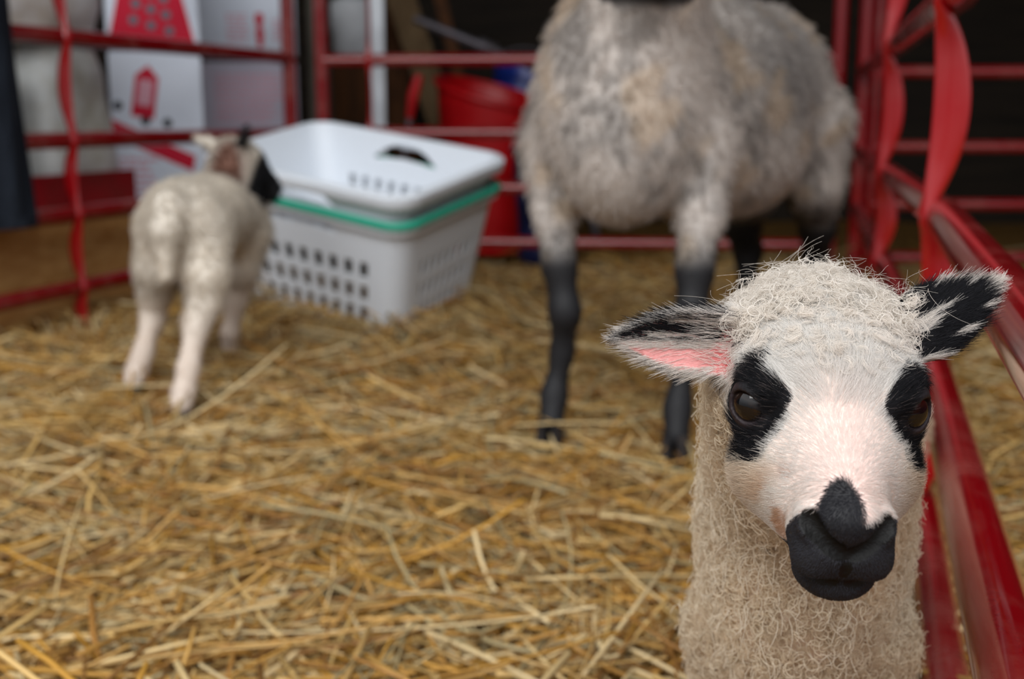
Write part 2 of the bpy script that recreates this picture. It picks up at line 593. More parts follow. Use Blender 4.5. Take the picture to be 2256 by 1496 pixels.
def add_head(fd, E, Mx, k=1.0, detail=True):
    W = lambda a, b, c: E + Mx @ (np.array([a, b, c]) * k)
    fd.ell(W(0, -0.018, 0.001), np.array([0.039, 0.036, 0.0265]) * k, Mx, 0.012 * k)          # skull
    fd.ell(W(0, 0.004, 0.007), np.array([0.034, 0.032, 0.0235]) * k, Mx, 0.012 * k)           # forehead
    fd.cone(W(0, 0.005, -0.004), W(0, 0.060, -0.0135), 0.030 * k, 0.0185 * k, 0.012 * k)     # bridge
    fd.ell(W(0, 0.022, -0.024), np.array([0.0385, 0.036, 0.029]) * k, Mx, 0.014 * k)         # cheeks, jaw
    fd.cone(W(0, 0.03, -0.028), W(0, 0.062, -0.034), 0.027 * k, 0.0175 * k, 0.012 * k)       # lower muzzle
    fd.ell(W(0, 0.070, -0.0255), np.array([0.0205, 0.016, 0.0185]) * k, Mx, 0.006 * k)       # upper lip
    fd.ell(W(0, 0.0655, -0.0455), np.array([0.0168, 0.0165, 0.0098]) * k, Mx, 0.004 * k)     # lower lip
    fd.ell(W(0, 0.0780, -0.0120), np.array([0.0125, 0.0095, 0.0088]) * k, Mx, 0.005 * k)     # nose tip
    for sg in (-1, 1):
        fd.ell(W(sg * 0.0094, 0.0765, -0.0310), np.array([0.0105, 0.0090, 0.0105]) * k, Mx, 0.003 * k)  # lip halves
        fd.ell(W(sg * 0.0140, 0.0755, -0.0150), np.array([0.005, 0.008, 0.006]) * k, Mx, 0.004 * k)     # nostril wings
    if detail:
        for sg in (-1, 1):
            eye = W(sg * EYE[0], EYE[1], EYE[2])
            out = unit(Mx @ np.array([sg * EOUT[0], EOUT[1], EOUT[2]]))
            fd.ell(eye, np.full(3, 0.0128) * k, None, 0.006 * k)                                             # lids
            fd.cone(W(sg * 0.0315, 0.004, 0.0140), W(sg * 0.0245, 0.0255, 0.0135), 0.0062 * k, 0.0058 * k, 0.006 * k)   # brow
            fd.ell(eye + Mx @ np.array([-sg * 0.001, 0.0015, 0.0062]) * k, np.full(3, 0.0112) * k, None, 0.004 * k)   # full upper lid
            fw = unit(Mx[:, 1] - out * (Mx[:, 1] @ out)); upw = np.cross(out, fw) * sg
            A = np.stack([out, fw * 0.95 - upw * 0.25, upw], 1)
            A[:, 1] = unit(A[:, 1]); A[:, 2] = unit(np.cross(A[:, 0], A[:, 1]))
            fd.ell(eye + out * 0.011 * k, np.array([0.011, 0.0084, 0.0066]) * k, A, 0.0012 * k, sub=True)
        for p, q, r1, r2 in SLITS:
            for sg in ((-1, 1) if max(abs(p[0]), abs(q[0])) > 1e-6 else (1,)):
                fd.cone(W(sg * p[0], p[1], p[2]), W(sg * q[0], q[1], q[2]), r1 * k, r2 * k, 0.0012 * k, sub=True)

# nostrils running in and down to the groove of the lip, the groove, the mouth
SLITS = [((0.0165, 0.0795, -0.0110), (0.0090, 0.0850, -0.0185), 0.0048, 0.0044),
         ((0.0090, 0.0850, -0.0185), (0, 0.0868, -0.0240), 0.0044, 0.0038),
         ((0, 0.0868, -0.0240), (0, 0.0860, -0.0400), 0.0026, 0.0024),
         ((0, 0.0855, -0.0405), (0.0120, 0.0805, -0.0395), 0.0032, 0.0032),
         ((0.0120, 0.0805, -0.0395), (0.0195, 0.0680, -0.0370), 0.0032, 0.0022)]
def slit_dist(q):
    q = np.stack([np.abs(q[:, 0]), q[:, 1], q[:, 2]], 1)
    d = np.full(len(q), 1.0)
    for a_, b_, r1, r2 in SLITS:
        a_, b_ = np.array(a_, float), np.array(b_, float)
        t = np.clip(((q - a_) @ (b_ - a_)) / ((b_ - a_) @ (b_ - a_)), 0, 1)
        d = np.minimum(d, np.linalg.norm(q - a_ - t[:, None] * (b_ - a_), axis=1) - (r1 + (r2 - r1) * t))
    return d
EYE = (0.0300, 0.0150, 0.0020)
EOUT = (0.63, 0.73, 0.26)

def eye_mesh(name, c, r, out, fwd, parent, root_loc):
    out = unit(np.asarray(out)); fwd = unit(fwd - out * (fwd @ out)); up = np.cross(out, fwd)
    n, m = 40, 48
    V, C = [], []
    for i in range(n + 1):
        th = math.pi * i / n
        for j in range(m):
            ph = 2 * math.pi * j / m
            a, b, d = math.cos(th), math.sin(th) * math.cos(ph), math.sin(th) * math.sin(ph)
            V.append(c + r * (a * out + b * fwd + d * up))
            rad = math.sqrt(b * b + d * d)
            if a < 0: col = (0.03, 0.02, 0.018)
            elif (b / 0.48) ** 2 + (d / 0.30) ** 2 < 1: col = (0.004, 0.004, 0.005)
            elif rad < 0.74: col = np.array([0.014, 0.008, 0.006]) * (0.6 + 0.6 * (rad / 0.74))
            else: col = (0.020, 0.013, 0.012)
            C.append(col)
    Q = [[i * m + j, i * m + (j + 1) % m, (i + 1) * m + (j + 1) % m, (i + 1) * m + j] for i in range(n) for j in range(m)]
    me = np_mesh(name, V, Q, np.array(C))
    return link(name, me, M_eye, parent, True)

M_eye = mat_attr('wet_eye', 0.04, 0.6)

def hoof(parent, p, d, r, h=0.035, mname='hoof'):
    """cloven hoof: two tapered halves side by side, toes along d"""
    d = np.array([d[0], d[1], 0.0]); d /= np.linalg.norm(d)
    s = np.array([-d[1], d[0], 0.0])
    b = MB()
    for sg in (-1, 1):
        rings = []
        for t, fw, sc in ((0, 0.35, 1.0), (0.5, 0.18, 0.92), (1.0, 0.0, 0.78)):
            c = np.asarray(p, float) + s * sg * r * 0.48 + d * r * fw + np.array([0, 0, h * t])
            rings.append([c + s * math.cos(w) * r * 0.45 * sc + d * math.sin(w) * r * (1.15 if math.sin(w) > 0 else 0.9) * sc for w in np.linspace(0, 2 * math.pi, 12, endpoint=False)])
        b.loft(rings)
    return b.build(mname, M_hoof, parent, True, sm=True)

# ------------------------------------------------------------------ ground height
BK_POS = np.array([-0.409, 3.077, 0.118]); BK_YAW, BK_PIT, BK_ROL = -0.563, 0.184, 0.144
def rot3(y, p, r):
    cy, sy = math.cos(y), math.sin(y); cp, spn = math.cos(p), math.sin(p); cr, sr = math.cos(r), math.sin(r)
    return np.array([[cy, -sy, 0], [sy, cy, 0], [0, 0, 1]]) @ np.array([[1, 0, 0], [0, cp, -spn], [0, spn, cp]]) @ np.array([[cr, 0, sr], [0, 1, 0], [-sr, 0, cr]])
BK_R = rot3(BK_YAW, BK_PIT, BK_ROL)

def ground(x, y):
    x = np.asarray(x, float); y = np.asarray(y, float)
    h = 0.008 * np.sin(3.1 * x + 1.3 * y) + 0.008 * np.sin(2.3 * y - 1.7 * x + 1) + 0.005 * np.sin(7 * x + 5 * y) - 0.030
    n = BK_R[:, 2]
    pl = BK_POS[2] - (n[0] * (x - BK_POS[0]) + n[1] * (y - BK_POS[1])) / n[2]
    l = np.stack([x - BK_POS[0], y - BK_POS[1]], -1)
    a = np.abs(l[..., 0] * BK_R[0, 0] + l[..., 1] * BK_R[1, 0]); b = np.abs(l[..., 0] * BK_R[0, 1] + l[..., 1] * BK_R[1, 1])
    d = np.maximum(a - 0.25, b - 0.18)
    w = 1 - sstep(0.0, 0.22, d)
    h = h * (1 - w) + np.clip(pl - 0.046, -0.03, 0.25) * w
    return h

# ------------------------------------------------------------------ the setting
def build_setting():
    xs = np.linspace(-3.4, 3.4, 150); ys = np.linspace(-1.2, 6.6, 170)
    X, Y = np.meshgrid(xs, ys, indexing='ij')
    V = np.stack([X, Y, ground(X, Y)], -1).reshape(-1, 3)
    n, m = X.shape
    I = np.arange(n * m).reshape(n, m)
    Q = np.stack([I[:-1, :-1], I[1:, :-1], I[1:, 1:], I[:-1, 1:]], -1).reshape(-1, 4)
    o = link('floor', np_mesh('floor', V, Q), M_floor); tag(o, kind='structure')
    def board_wall(name, p0, p1, z0, z1, m, bw=0.2):
        b = MB()
        p0 = np.array(p0, float); p1 = np.array(p1, float)
        d = p1 - p0; L = np.linalg.norm(d); d /= L
        k = int((z1 - z0) / bw)
        for i in range(k):
            b.box(((p0 + p1) / 2)[0:2].tolist() + [z0 + (i + 0.5) * bw], (L, 0.03 + 0.012 * (i % 2), bw + 0.004),
                  np.array([[d[0], -d[1], 0], [d[1], d[0], 0], [0, 0, 1]]))
        tag(b.build(name, m), kind='structure')
    board_wall('wall_back', (-3.4, 6.4), (3.4, 6.4), -0.05, 2.9, M_dark)
    board_wall('wall_left', (-3.3, 1.6), (-3.3, 6.4), -0.05, 2.9, M_dark)
    board_wall('wall_right', (3.3, 0.8), (3.3, 6.4), -0.05, 2.9, M_dark)
    b = MB()
    for i in range(22):
        b.box((0, 1.25 + i * 0.25, 2.92), (6.9, 0.256, 0.03 + 0.012 * (i % 2)))
    tag(b.build('ceiling', M_dark2), kind='structure')
build_setting()

# ------------------------------------------------------------------ livestock panels
def strap_mesh(base, nrm, tdir, zs, n=18, rail_r=0.021, width=0.042):
    """flat bar woven past the rails: flat against each rail, turned broadside and bowed outwards between them"""
    base = np.array([base[0], base[1], 0.0]); nrm = np.array([nrm[0], nrm[1], 0.0]); tdir = np.array([tdir[0], tdir[1], 0.0])
    b = MB(); rings = []
    for i in range(len(zs) - 1):
        z0, z1 = zs[i], zs[i + 1]
        K = 22
        for j in range(K + (1 if i == len(zs) - 2 else 0)):
            s = j / K
            g = max(0.0, math.sin(math.pi * s)) ** 0.7
            wn = 0.009 + (width - 0.009) * g
            wt = 0.030 - 0.019 * min(1, g * 1.3)
            edge = -(rail_r + 0.010) + 0.010 * g
            c = base + nrm * (edge + wn / 2) + np.array([0, 0, z0 + (z1 - z0) * s])
            tw = 0.5 * (1 - g) * math.cos(math.pi * s)
            a = nrm * math.cos(tw) + tdir * math.sin(tw); d = -nrm * math.sin(tw) + tdir * math.cos(tw)
            rings.append([c + a * wn / 2 * math.cos(w) + d * wt / 2 * math.sin(w) for w in np.linspace(0, 2 * math.pi, n, endpoint=False)])
    b.loft(rings)
    return b

def panel(label, path, zs, straps, out, posts=(0, -1), top=1.0, bottom=-0.02, group='red tube livestock panels around the pen'):
    """path: plan polyline; zs: rail heights; straps: plan points; out: unit normal pointing out of the pen"""
    p0 = path[0]
    root = empty('livestock_panel', (p0[0], p0[1], 0))
    tag(root, label, 'fence panel', group)
    for z in list(zs) + [top]:
        b = MB(); b.tube([(x, y, z) for x, y in path], 0.0213, 20)
        b.build('rail', M_red, root, True, sm=True)
    for i in posts:
        x, y = path[i]
        b = MB(); b.tube([(x, y, bottom), (x, y, top + 0.02)], 0.0235, 20)
        b.build('post', M_red, root, True, sm=True)
    for (x, y, t) in straps:
        zz = [bottom + 0.02] + sorted(zs) + [top]
        strap_mesh((x, y), out, t, zz).build('upright_strap', M_strap, root, True, sm=True)
    return root

def along(p, d, t): return (p[0] + d[0] * t, p[1] + d[1] * t)
SR = (0.5216, 1.40)
dn = (math.sin(R(16.8)), math.cos(R(16.8)))
df = (math.sin(R(14.3)), math.cos(R(14.3)))
dm = unit(np.array([dn[0] + df[0], dn[1] + df[1]]))
path_r = [along(SR, dn, t) for t in (-1.25, -0.9, -0.6, -0.3, -0.12)] + [(SR[0] + 0.0006, SR[1])] + [along(SR, df, t) for t in (0.12, 0.4, 0.9, 1.5, 2.1, 2.62)]
out_r = (dm[1], -dm[0])
S2 = along(SR, df, 1.05)
panel('red tube livestock panel running close along the right side, past the black-eyed lamb',
      path_r, [0.054, 0.242, 0.430, 0.690], [(SR[0], SR[1], dm), (S2[0], S2[1], df)], out_r)
LC = (-0.77, 4.10); LD = (-0.316, -0.949)
path_l = [along(LC, LD, t) for t in (0, 0.5, 1.0, 1.5, 2.0, 2.4)]
Lst = along(LC, LD, 1.156)
panel('red tube livestock panel on the left, in front of the white cartons and wooden crate',
      path_l, [0.106, 0.298, 0.485, 0.742], [(Lst[0], Lst[1], (0.316, 0.949))], (-0.949, 0.316))
path_b = [(-0.665, 4.15), (-0.2, 4.11), (0.4, 4.06), (1.10, 4.0)]
panel('red tube livestock panel across the back, behind the laundry baskets and the ewe',
      path_b, [0.105, 0.297, 0.487, 0.735], [(-0.495, 4.137, (0.997, -0.07))], (0.07, 0.997))
path_n = [(1.22, 3.98), (1.8, 3.98), (2.6, 3.98)]
panel('red tube livestock panel of the dark neighbouring pen, beyond the right hand fence',
      path_n, [0.065, 0.247, 0.442, 0.690], [], (0, 1))

# ------------------------------------------------------------------ the near lamb
CREAM = lin(238, 228, 212); PINK = lin(238, 188, 178); BLACK = np.array([0.010, 0.010, 0.012])
E1 = np.array([0.144, 0.520, 0.4240])
HM = head_frame((-0.100, -0.995), R(17), R(-1.0))
HK = 1.04

def lamb1():
    root = empty('lamb', (0.2, 0.85, 0))
    tag(root, 'curly white lamb with black eye patches and black muzzle, close up beside the right fence', 'lamb')
    W = lambda a, b, c: E1 + HM @ (np.array([a, b, c]) * HK)
    fx = grid_axis(0.04, 0.42, (0.055, 0.255), 0.005, 0.00125)
    fy = grid_axis(0.39, 1.22, (0.40, 0.60), 0.006, 0.00125)
    fz = grid_axis(-0.01, 0.50, (0.33, 0.49), 0.005, 0.00125)
    fd = Field(fx, fy, fz)
    d = np.array([0.29, 0.957, 0.0]); s = np.array([0.957, -0.29, 0.0]); z = np.array([0, 0, 1.0])
    ch = np.array([0.176, 0.665, 0.275])
    M = np.stack([s, d, z], 1)
    fd.ell(ch, (0.050, 0.075, 0.075), M, 0.03)
    fd.ell(ch + d * 0.16 + z * 0.015, (0.066, 0.15, 0.082), M, 0.04)
    fd.ell(ch + d * 0.33 + z * 0.02, (0.062, 0.09, 0.08), M, 0.04)
    fd.cone(ch + z * 0.03, W(-0.002, -0.035, -0.012), 0.052, 0.040, 0.03)         # neck
    fd.cone(ch + d * 0.03 + z * 0.05, W(0, -0.03, 0.0), 0.05, 0.034, 0.03)
    hooves = []
    for sg, t in ((-1, 0.0), (1, 0.012)):                                           # front legs
        a = ch + s * sg * 0.030 + d * 0.0
        P = [a + z * -0.04, a + z * -0.10 + d * 0.01, a + z * -0.165 - d * 0.005, np.array([a[0] + s[0] * sg * 0.004, a[1] - 0.0 + t, 0.045]), np.array([a[0] + s[0] * sg * 0.004 - d[0] * 0.012, a[1] - 0.012 + t, 0.03])]
        fd.chain(P, [0.036, 0.024, 0.0165, 0.0115, 0.014], 0.015)
        hooves.append(P[-1])
    for sg in (-1, 1):                                                              # hind legs
        a = ch + d * 0.37 + s * sg * 0.035
        P = [a + z * 0.0, a + z * -0.07 - d * 0.03, a + z * -0.150 + d * 0.035, np.array([*(a + d * 0.015)[:2], 0.045]), np.array([*(a + d * 0.003)[:2], 0.03])]
        fd.chain(P, [0.055, 0.040, 0.019, 0.0125, 0.014], 0.02)
        hooves.append(P[-1])
    fd.chain([ch + d * 0.40 + z * 0.05, ch + d * 0.45 + z * 0.02, ch + d * 0.455 - z * 0.07], [0.02, 0.017, 0.012], 0.02)   # tail
    add_head(fd, E1, HM, HK)
    # ears
    earL = (W(-0.030, -0.020, 0.014), W(-0.090, -0.022, 0.012))
    earR = (W(0.032, -0.022, 0.014), W(0.075, -0.036, 0.038))
    fl = fd.leaf(*earL, HM @ np.array([0.10, 0.95, 0.18]), 0.0190, 0.0020, 0.006, 0.006)
    fr = fd.leaf(*earR, HM @ np.array([0.55, -0.80, -0.25]), 0.0185, 0.0020, 0.004, 0.006)
    V, Q = fd.mesh()
    V = relax(V, Q, 1, 0.4)
    N = normals(V, Q)
    def loc(P): return ((P - E1) @ HM) / HK
    def ear_coords(P, ear, fr_):
        l, w, t, Ln = fr_
        q = P - ear[0]
        return q @ l / Ln, q @ w, q @ t
    def masks(P):
        q = loc(P)
        a, b, c = q.T
        nz = fbm(P, 260, 3) * 0.14
        eyeM = np.zeros(len(P))
        for sg in (-1, 1):
            m = np.sqrt(((a - sg * 0.0285) / 0.0165) ** 2 + ((b - 0.0185) / 0.0215) ** 2 + ((c - 0.006) / 0.0170) ** 2)
            m2 = np.sqrt(((a - sg * 0.031) / 0.011) ** 2 + ((b - 0.026) / 0.013) ** 2 + ((c + 0.009) / 0.011) ** 2)
            eyeM = np.maximum(eyeM, 1 - sstep(0.88, 1.08, np.minimum(m, m2) + nz))
        # muzzle black: nose and lips, plus the tongue of black up the bridge
        lim = 0.0610 + 0.75 * np.clip(c + 0.030, 0, 0.03) - 0.012 * sstep(-0.034, -0.046, c)
        mz = sstep(-0.0022, 0.0022, b - lim + nz * 0.01) * (1 - sstep(-0.001, 0.002, c + 0.0080 + 1.4 * np.maximum(np.abs(a) - 0.0155, 0)))
        st = np.sqrt(((a + 0.0045) / 0.0088) ** 2 + ((b - 0.0810) / 0.0125) ** 2)
        strip = (1 - sstep(0.86, 1.08, st + nz * 0.7)) * sstep(-0.020, -0.016, c)
        nose = sstep(0.077, 0.079, b + nz * 0.006) * (1 - sstep(0.0085, 0.0110, np.abs(a + 0.0055) + nz * 0.004)) * (1 - sstep(0.0, 0.004, c))
        muz = np.maximum(np.maximum(mz, strip), nose)
        ear = np.zeros(len(P)); pink = np.zeros(len(P)); es = np.zeros(len(P), int)
        for k_, (er, f_, sg) in enumerate(((earL, fl, -1), (earR, fr, 1))):
            al, wb, tc_ = ear_coords(P, er, f_)
            on = (al > 0.12) & (al < 1.25) & (np.abs(wb) < 0.026) & (np.abs(tc_) < 0.02) & (sg * a > 0.030)
            es[on] = k_ + 1
        return eyeM, muz, es, q
    def skin_colour(P, N):
        eyeM, muz, es, q = masks(P)
        a, b, c = q.T
        n = len(P)
        col = np.tile(lin(236, 218, 206), (n, 1))
        bridge = np.exp(-((a / 0.016) ** 2)) * sstep(0.02, 0.05, b)
        col = mixc(col, lin(244, 204, 198), np.clip(bridge * 0.5 + 0.06, 0, 1))
        col = mixc(col, BLACK * 1.3, np.maximum(eyeM, muz))
        for sg in (-1, 1):
            r_ = np.linalg.norm(q - np.array([sg * EYE[0], EYE[1], EYE[2]]), axis=1)
            col = mixc(col, lin(40, 31, 34), 1 - sstep(0.0135, 0.0155, r_))
        col = mixc(col, np.array([0.003, 0.003, 0.003]), 1 - sstep(0.0002, 0.0012, slit_dist(q)))  # nostrils and mouth line near black: groove shade put into the colour
        # ears: pink hollow, dark back
        for k_, (er, f_) in enumerate(((earL, fl), (earR, fr))):
            on = es == k_ + 1
            inner = (N @ f_[2]) > 0.1
            col[on & ~inner] = lin(46, 44, 50)
            al = ear_coords(P, er, f_)[0]
            cc = mixc(np.tile(lin(222, 150, 148), (n, 1)), lin(176, 52, 54), (1 - sstep(0.10, 0.50, al)) * 0.9)
            col[on & inner] = cc[on & inner]
        stain = sstep(0.15, 0.6, fbm(P, 160, 9)) * np.exp(-(((a + 0.024) / 0.010) ** 2 + ((b - 0.055) / 0.012) ** 2 + ((c + 0.016) / 0.014) ** 2))
        col = mixc(col, lin(150, 88, 52), np.clip(stain, 0, 0.8))
        low = (P[:, 2] < 0.33) | (P[:, 1] > 0.62)
        col[low] = lin(214, 190, 168)
        return col
    me = np_mesh('lamb_body', V, Q, skin_colour(V, N))
    body = link('body', me, M_skin, root, True)
    for p in hooves:
        hoof(root, (p[0], p[1], 0.0), -d, 0.017, 0.03)
    for sg in (-1, 1):
        c = W(sg * EYE[0], EYE[1], EYE[2])
        eye_mesh('eye', c, 0.0113 * HK, HM @ np.array([sg * 0.60, 0.76, 0.16]), HM @ np.array([0, 1.0, -0.25]), root, None)
    # ---------------- hair
    H = Hair()
    P, Nn = sample(V, Q, N, 125000, lambda C: ((C[:, 1] < 0.585) & (C[:, 2] > 0.33) & (np.abs(loc(C)[:, 0]) < 0.06)).astype(float) * np.where(loc(C)[:, 1] > -0.025, 1.0, 0.25))
    eyeM, muz, es, q = masks(P)
    a, b, c = q.T
    keep = es == 0
    for sg in (-1, 1):                                  # bare eyelids and eyeball
        eye = np.array([sg * EYE[0], EYE[1], EYE[2]]); out = unit(np.array([sg * EOUT[0], EOUT[1], EOUT[2]]))
        dd = (q - eye); al = dd @ out; rad = np.linalg.norm(dd - al[:, None] * out, axis=1)
        keep &= ~((rad < 0.0112) & (al > 0))
    keep &= ~(slit_dist(q) < 0.0003)
    P, Nn, q, eyeM, muz = P[keep], Nn[keep], q[keep], eyeM[keep], muz[keep]
    a, b, c = q.T
    n = len(P)
    src = W(0, 0.078, 0.004)
    D = unit(P - src)
    side = np.sign(a)[:, None] * HM[:, 0] * sstep(0.004, 0.03, np.abs(a))[:, None]
    D = unit(D * 0.9 + 0.7 * side)
    ln = 0.0062 + 0.006 * sstep(0.010, 0.026, c)
    ln = np.where(b > 0.040, 0.0040, ln)
    cheek = sstep(0.020, 0.034, np.abs(a)) * (1 - sstep(-0.012, 0.0, c)) * (1 - muz)
    ln = ln * (1 - 0.62 * muz) * (1 + 1.3 * cheek)
    ln *= rng.uniform(0.7, 1.3, n)
    white = np.tile(lin(244, 241, 237), (n, 1)) * rng.uniform(0.84, 1.06, n)[:, None]
    white = mixc(white, lin(244, 224, 216), np.clip(np.exp(-(a / 0.014) ** 2) * sstep(0.02, 0.05, b) * 0.45, 0, 1))
    tan = np.exp(-(((a + 0.025) / 0.010) ** 2 + ((b - 0.052) / 0.014) ** 2 + ((c + 0.027) / 0.014) ** 2))
    white = mixc(white, lin(196, 148, 104), np.clip(tan * sstep(-0.1, 0.6, fbm(P, 260, 5)) * 1.2, 0, 0.8))
    white = mixc(white, lin(226, 206, 180), cheek * 0.7)
    dark = np.maximum(eyeM, muz)
    dk = (dark > rng.uniform(0.25, 0.75, n))
    col = white.copy()
    col[dk] = BLACK * (rng.uniform(0.8, 2.4, dk.sum()) + 1.8 * (muz[dk] > 0.5) + 2.6 * ((muz[dk] > 0.5) & (c[dk] < -0.012)))[:, None]  # muzzle black lightened, lips most: a lit sheen put into the hair colour
    col[dk & (muz < 0.5) & (rng.random(n) < 0.05)] = lin(120, 110, 108)
    lift = np.where(muz > 0.5, 0.40, 0.17) + 0.20 * sstep(0.012, 0.03, c) + 0.16 * cheek
    D = D + 0.35 * sstep(0.006, 0.024, c)[:, None] * np.stack([fbm(P, 240, 41 + i, 2) for i in range(3)], 1)
    straight_hair(H, P, Nn, D, ln, lift, np.full(n, 0.000085), col, 5, 0.14, 0.6)
    # woolly crown
    def crown_w(C):
        q = loc(C)
        return (sstep(0.016, 0.028, q[:, 2] - 0.30 * np.maximum(q[:, 1] - 0.002, 0) - 0.25 * np.minimum(q[:, 1] + 0.01, 0)) * (q[:, 1] > -0.075) * (np.abs(q[:, 0]) < 0.042)).astype(float)
    P, Nn = sample(V, Q, N, 9500, crown_w)
    q = loc(P); n = len(P)
    fr_ = 1 - sstep(-0.035, 0.02, q[:, 1])
    G = HM @ np.array([0.0, 1.0, -0.25])
    G = np.tile(G, (n, 1)) * 0.9 + 0.9 * np.sign(q[:, 0])[:, None] * np.abs(q[:, 0] / 0.03)[:, None] * HM[:, 0]
    L = (0.006 + 0.003 * fr_) * rng.uniform(0.6, 1.3, n)
    col = np.tile(lin(250, 243, 235), (n, 1)) * rng.uniform(0.88, 1.05, n)[:, None]
    curly_hair(H, P, Nn, G, L, np.full(n, 0.0030) * rng.uniform(0.5, 1.2, n), rng.uniform(0.45, 1.0, n), np.full(n, 0.00010), col, 16, 10, 0.0065, 0.55, 0.40)
    # flyaway hairs on the crown
    P, Nn = sample(V, Q, N, 420, lambda C: crown_w(C) * (loc(C)[:, 1] < -0.008))
    n = len(P); q = loc(P)
    G = np.tile(HM @ np.array([0.0, 0.4, -0.2]), (n, 1)) + 0.8 * rng.normal(size=(n, 3))
    curly_hair(H, P, Nn, G, rng.uniform(0.012, 0.022, n), np.full(n, 0.0040), rng.uniform(0.4, 1.2, n), np.full(n, 0.00010), np.tile(lin(240, 232, 222), (n, 1)), 12, 0, 0.004, 0.9, 0.6)
    # ears
    for k_, (er, f_, sg) in enumerate(((earL, fl, -1), (earR, fr, 1))):
        l, w, t, Ln = f_
        def ew(C, er=er, f_=f_, sg=sg):
            al, wb, tc_ = ear_coords(C, er, f_)
            return ((al > -0.05) & (al < 1.1) & (np.abs(wb) < 0.028) & (np.abs(tc_) < 0.02) & (sg * loc(C)[:, 0] > 0.029)).astype(float)
        P, Nn = sample(V, Q, N, 15000, ew)
        al, wb, tc_ = ear_coords(P, er, f_)
        inner = (Nn @ t) > 0.05
        edge = sstep(0.62, 0.95, np.abs(wb) / (0.0165 * np.clip(0.55 + 1.6 * al - 2.1 * np.clip(al, 0, 1) ** 2.2, 0.2, 1.1)))
        n = len(P)
        up0 = (wb * (1 if (w @ HM[:, 2]) > 0 else -1))
        dens = np.where(inner, np.where(edge > 0.45, 0.8, 0.03 + 0.45 * (1 - sstep(0.0, 0.28, al)) * (up0 > -0.004)), 1.0)
        streak = fbm(np.stack([al * 0.01, wb, tc_ * 0.3], 1), 900, 21 + k_, 2)
        up = (wb * (1 if (w @ HM[:, 2]) > 0 else -1))
        if k_ == 0:     # hollow side: dark band along the upper edge
            darkm = np.where(inner, sstep(-0.001, 0.003, up) * (1 - edge * 0.5), 1.0) * (streak < 0.35)
            dens = np.where(inner & (up > -0.0030), 1.0, dens)
        else:
            darkm = (streak < 0.52) * (1 - sstep(0.84, 0.97, al)) * (1 - 0.9 * (edge > 0.75) * (up > 0) * (al > 0.5))
        kp = rng.random(n) < dens
        if k_ == 0:     # long white hairs sweeping out of the hollow from the ear's root
            tf = np.where(inner & (al < 0.32) & (up > -0.012))[0]
            tf = rng.choice(tf, 420)
            Dt = np.tile(l, (420, 1)) + 0.35 * w * np.sign(w @ HM[:, 2]) * rng.normal(0.3, 0.5, 420)[:, None]
            straight_hair(H, P[tf], Nn[tf], Dt, rng.uniform(0.010, 0.022, 420), 0.30, np.full(420, 0.00010), np.tile(lin(240, 232, 226), (420, 1)), 6, 0.12, 0.9)
        P, Nn, al, wb, darkm, inner, edge, up = [v[kp] for v in (P, Nn, al, wb, darkm, inner, edge, up)]
        n = len(P)
        D = np.tile(l, (n, 1)) + 0.45 * (wb / 0.016)[:, None] * w
        col = np.tile(lin(236, 230, 224), (n, 1)) * rng.uniform(0.8, 1.05, n)[:, None]
        dk = darkm > rng.random(n) * 0.9 + 0.05
        col[dk] = BLACK * rng.uniform(0.8, 3.0, dk.sum())[:, None]
        ln = rng.uniform(0.005, 0.010, n) * (1 + 0.5 * edge)
        straight_hair(H, P, Nn, D, ln, 0.10 + 0.06 * edge, np.full(n, 0.00011), col, 5, 0.13)
    H.build('face_hair', M_wool, root)
    # ---------------- curly fleece of neck and body
    H = Hair()
    def neck_w(C):
        q = loc(C)
        off = (q[:, 1] < -0.008) | (C[:, 1] > 0.575)
        faceb = (q[:, 1] > -0.012) & (q[:, 2] > -0.075) & (q[:, 1] < 0.1) & (np.abs(q[:, 0]) < 0.05)
        ears = (np.abs(q[:, 0]) > 0.036) & (q[:, 2] > -0.012) & (q[:, 1] > -0.06)
        w = off & ~faceb & ~ears & (C[:, 2] > 0.10)
        return w * np.where(C[:, 1] < 0.74, 1.0, 0.22)
    P, Nn = sample(V, Q, N, 46000, neck_w)
    q = loc(P)
    n = len(P)
    top = sstep(0.40, 0.43, P[:, 2])
    G = np.tile(np.array([0, -0.15, -1.0]), (n, 1))
    L = rng.uniform(0.008, 0.013, n) * (1 + 0.35 * (fbm(P, 60, 2)))
    base = lin(238, 220, 194)
    base = mixc(np.tile(base, (n, 1)), lin(248, 242, 234), sstep(0.425, 0.445, P[:, 2]))
    col = base * (0.92 + 0.10 * fbm(P, 90, 4)[:, None]) * rng.uniform(0.88, 1.06, n)[:, None]
    curly_hair(H, P, Nn, G, L, rng.uniform(0.0022, 0.0032, n), rng.uniform(1.3, 2.2, n), np.full(n, 0.00012), col, 20, 14, 0.0065, 0.8, 0.10)
    P, Nn = sample(V, Q, N, 11000, lambda C: neck_w(C) * (C[:, 1] < 0.80))
    n = len(P)
    col = mixc(np.tile(lin(248, 236, 214), (n, 1)), lin(248, 242, 234), sstep(0.425, 0.445, P[:, 2])) * rng.uniform(0.86, 1.04, n)[:, None]
    curly_hair(H, P, Nn, np.tile(np.array([0, -0.1, -1.0]), (n, 1)), rng.uniform(0.009, 0.016, n), rng.uniform(0.0020, 0.0036, n), rng.uniform(0.9, 1.7, n), rng.uniform(0.0002, 0.00042, n), col, 20, 0, 0.006, 0.8, 0.15)
    # longer locks down the throat
    def throat_w(C):
        return ((C[:, 1] < 0.64) & (C[:, 1] > 0.575) & (C[:, 2] < 0.37) & (C[:, 2] > 0.22) & (np.abs(C[:, 0] - 0.15) < 0.035)).astype(float)
    P, Nn = sample(V, Q, N, 420, throat_w)
    n = len(P)
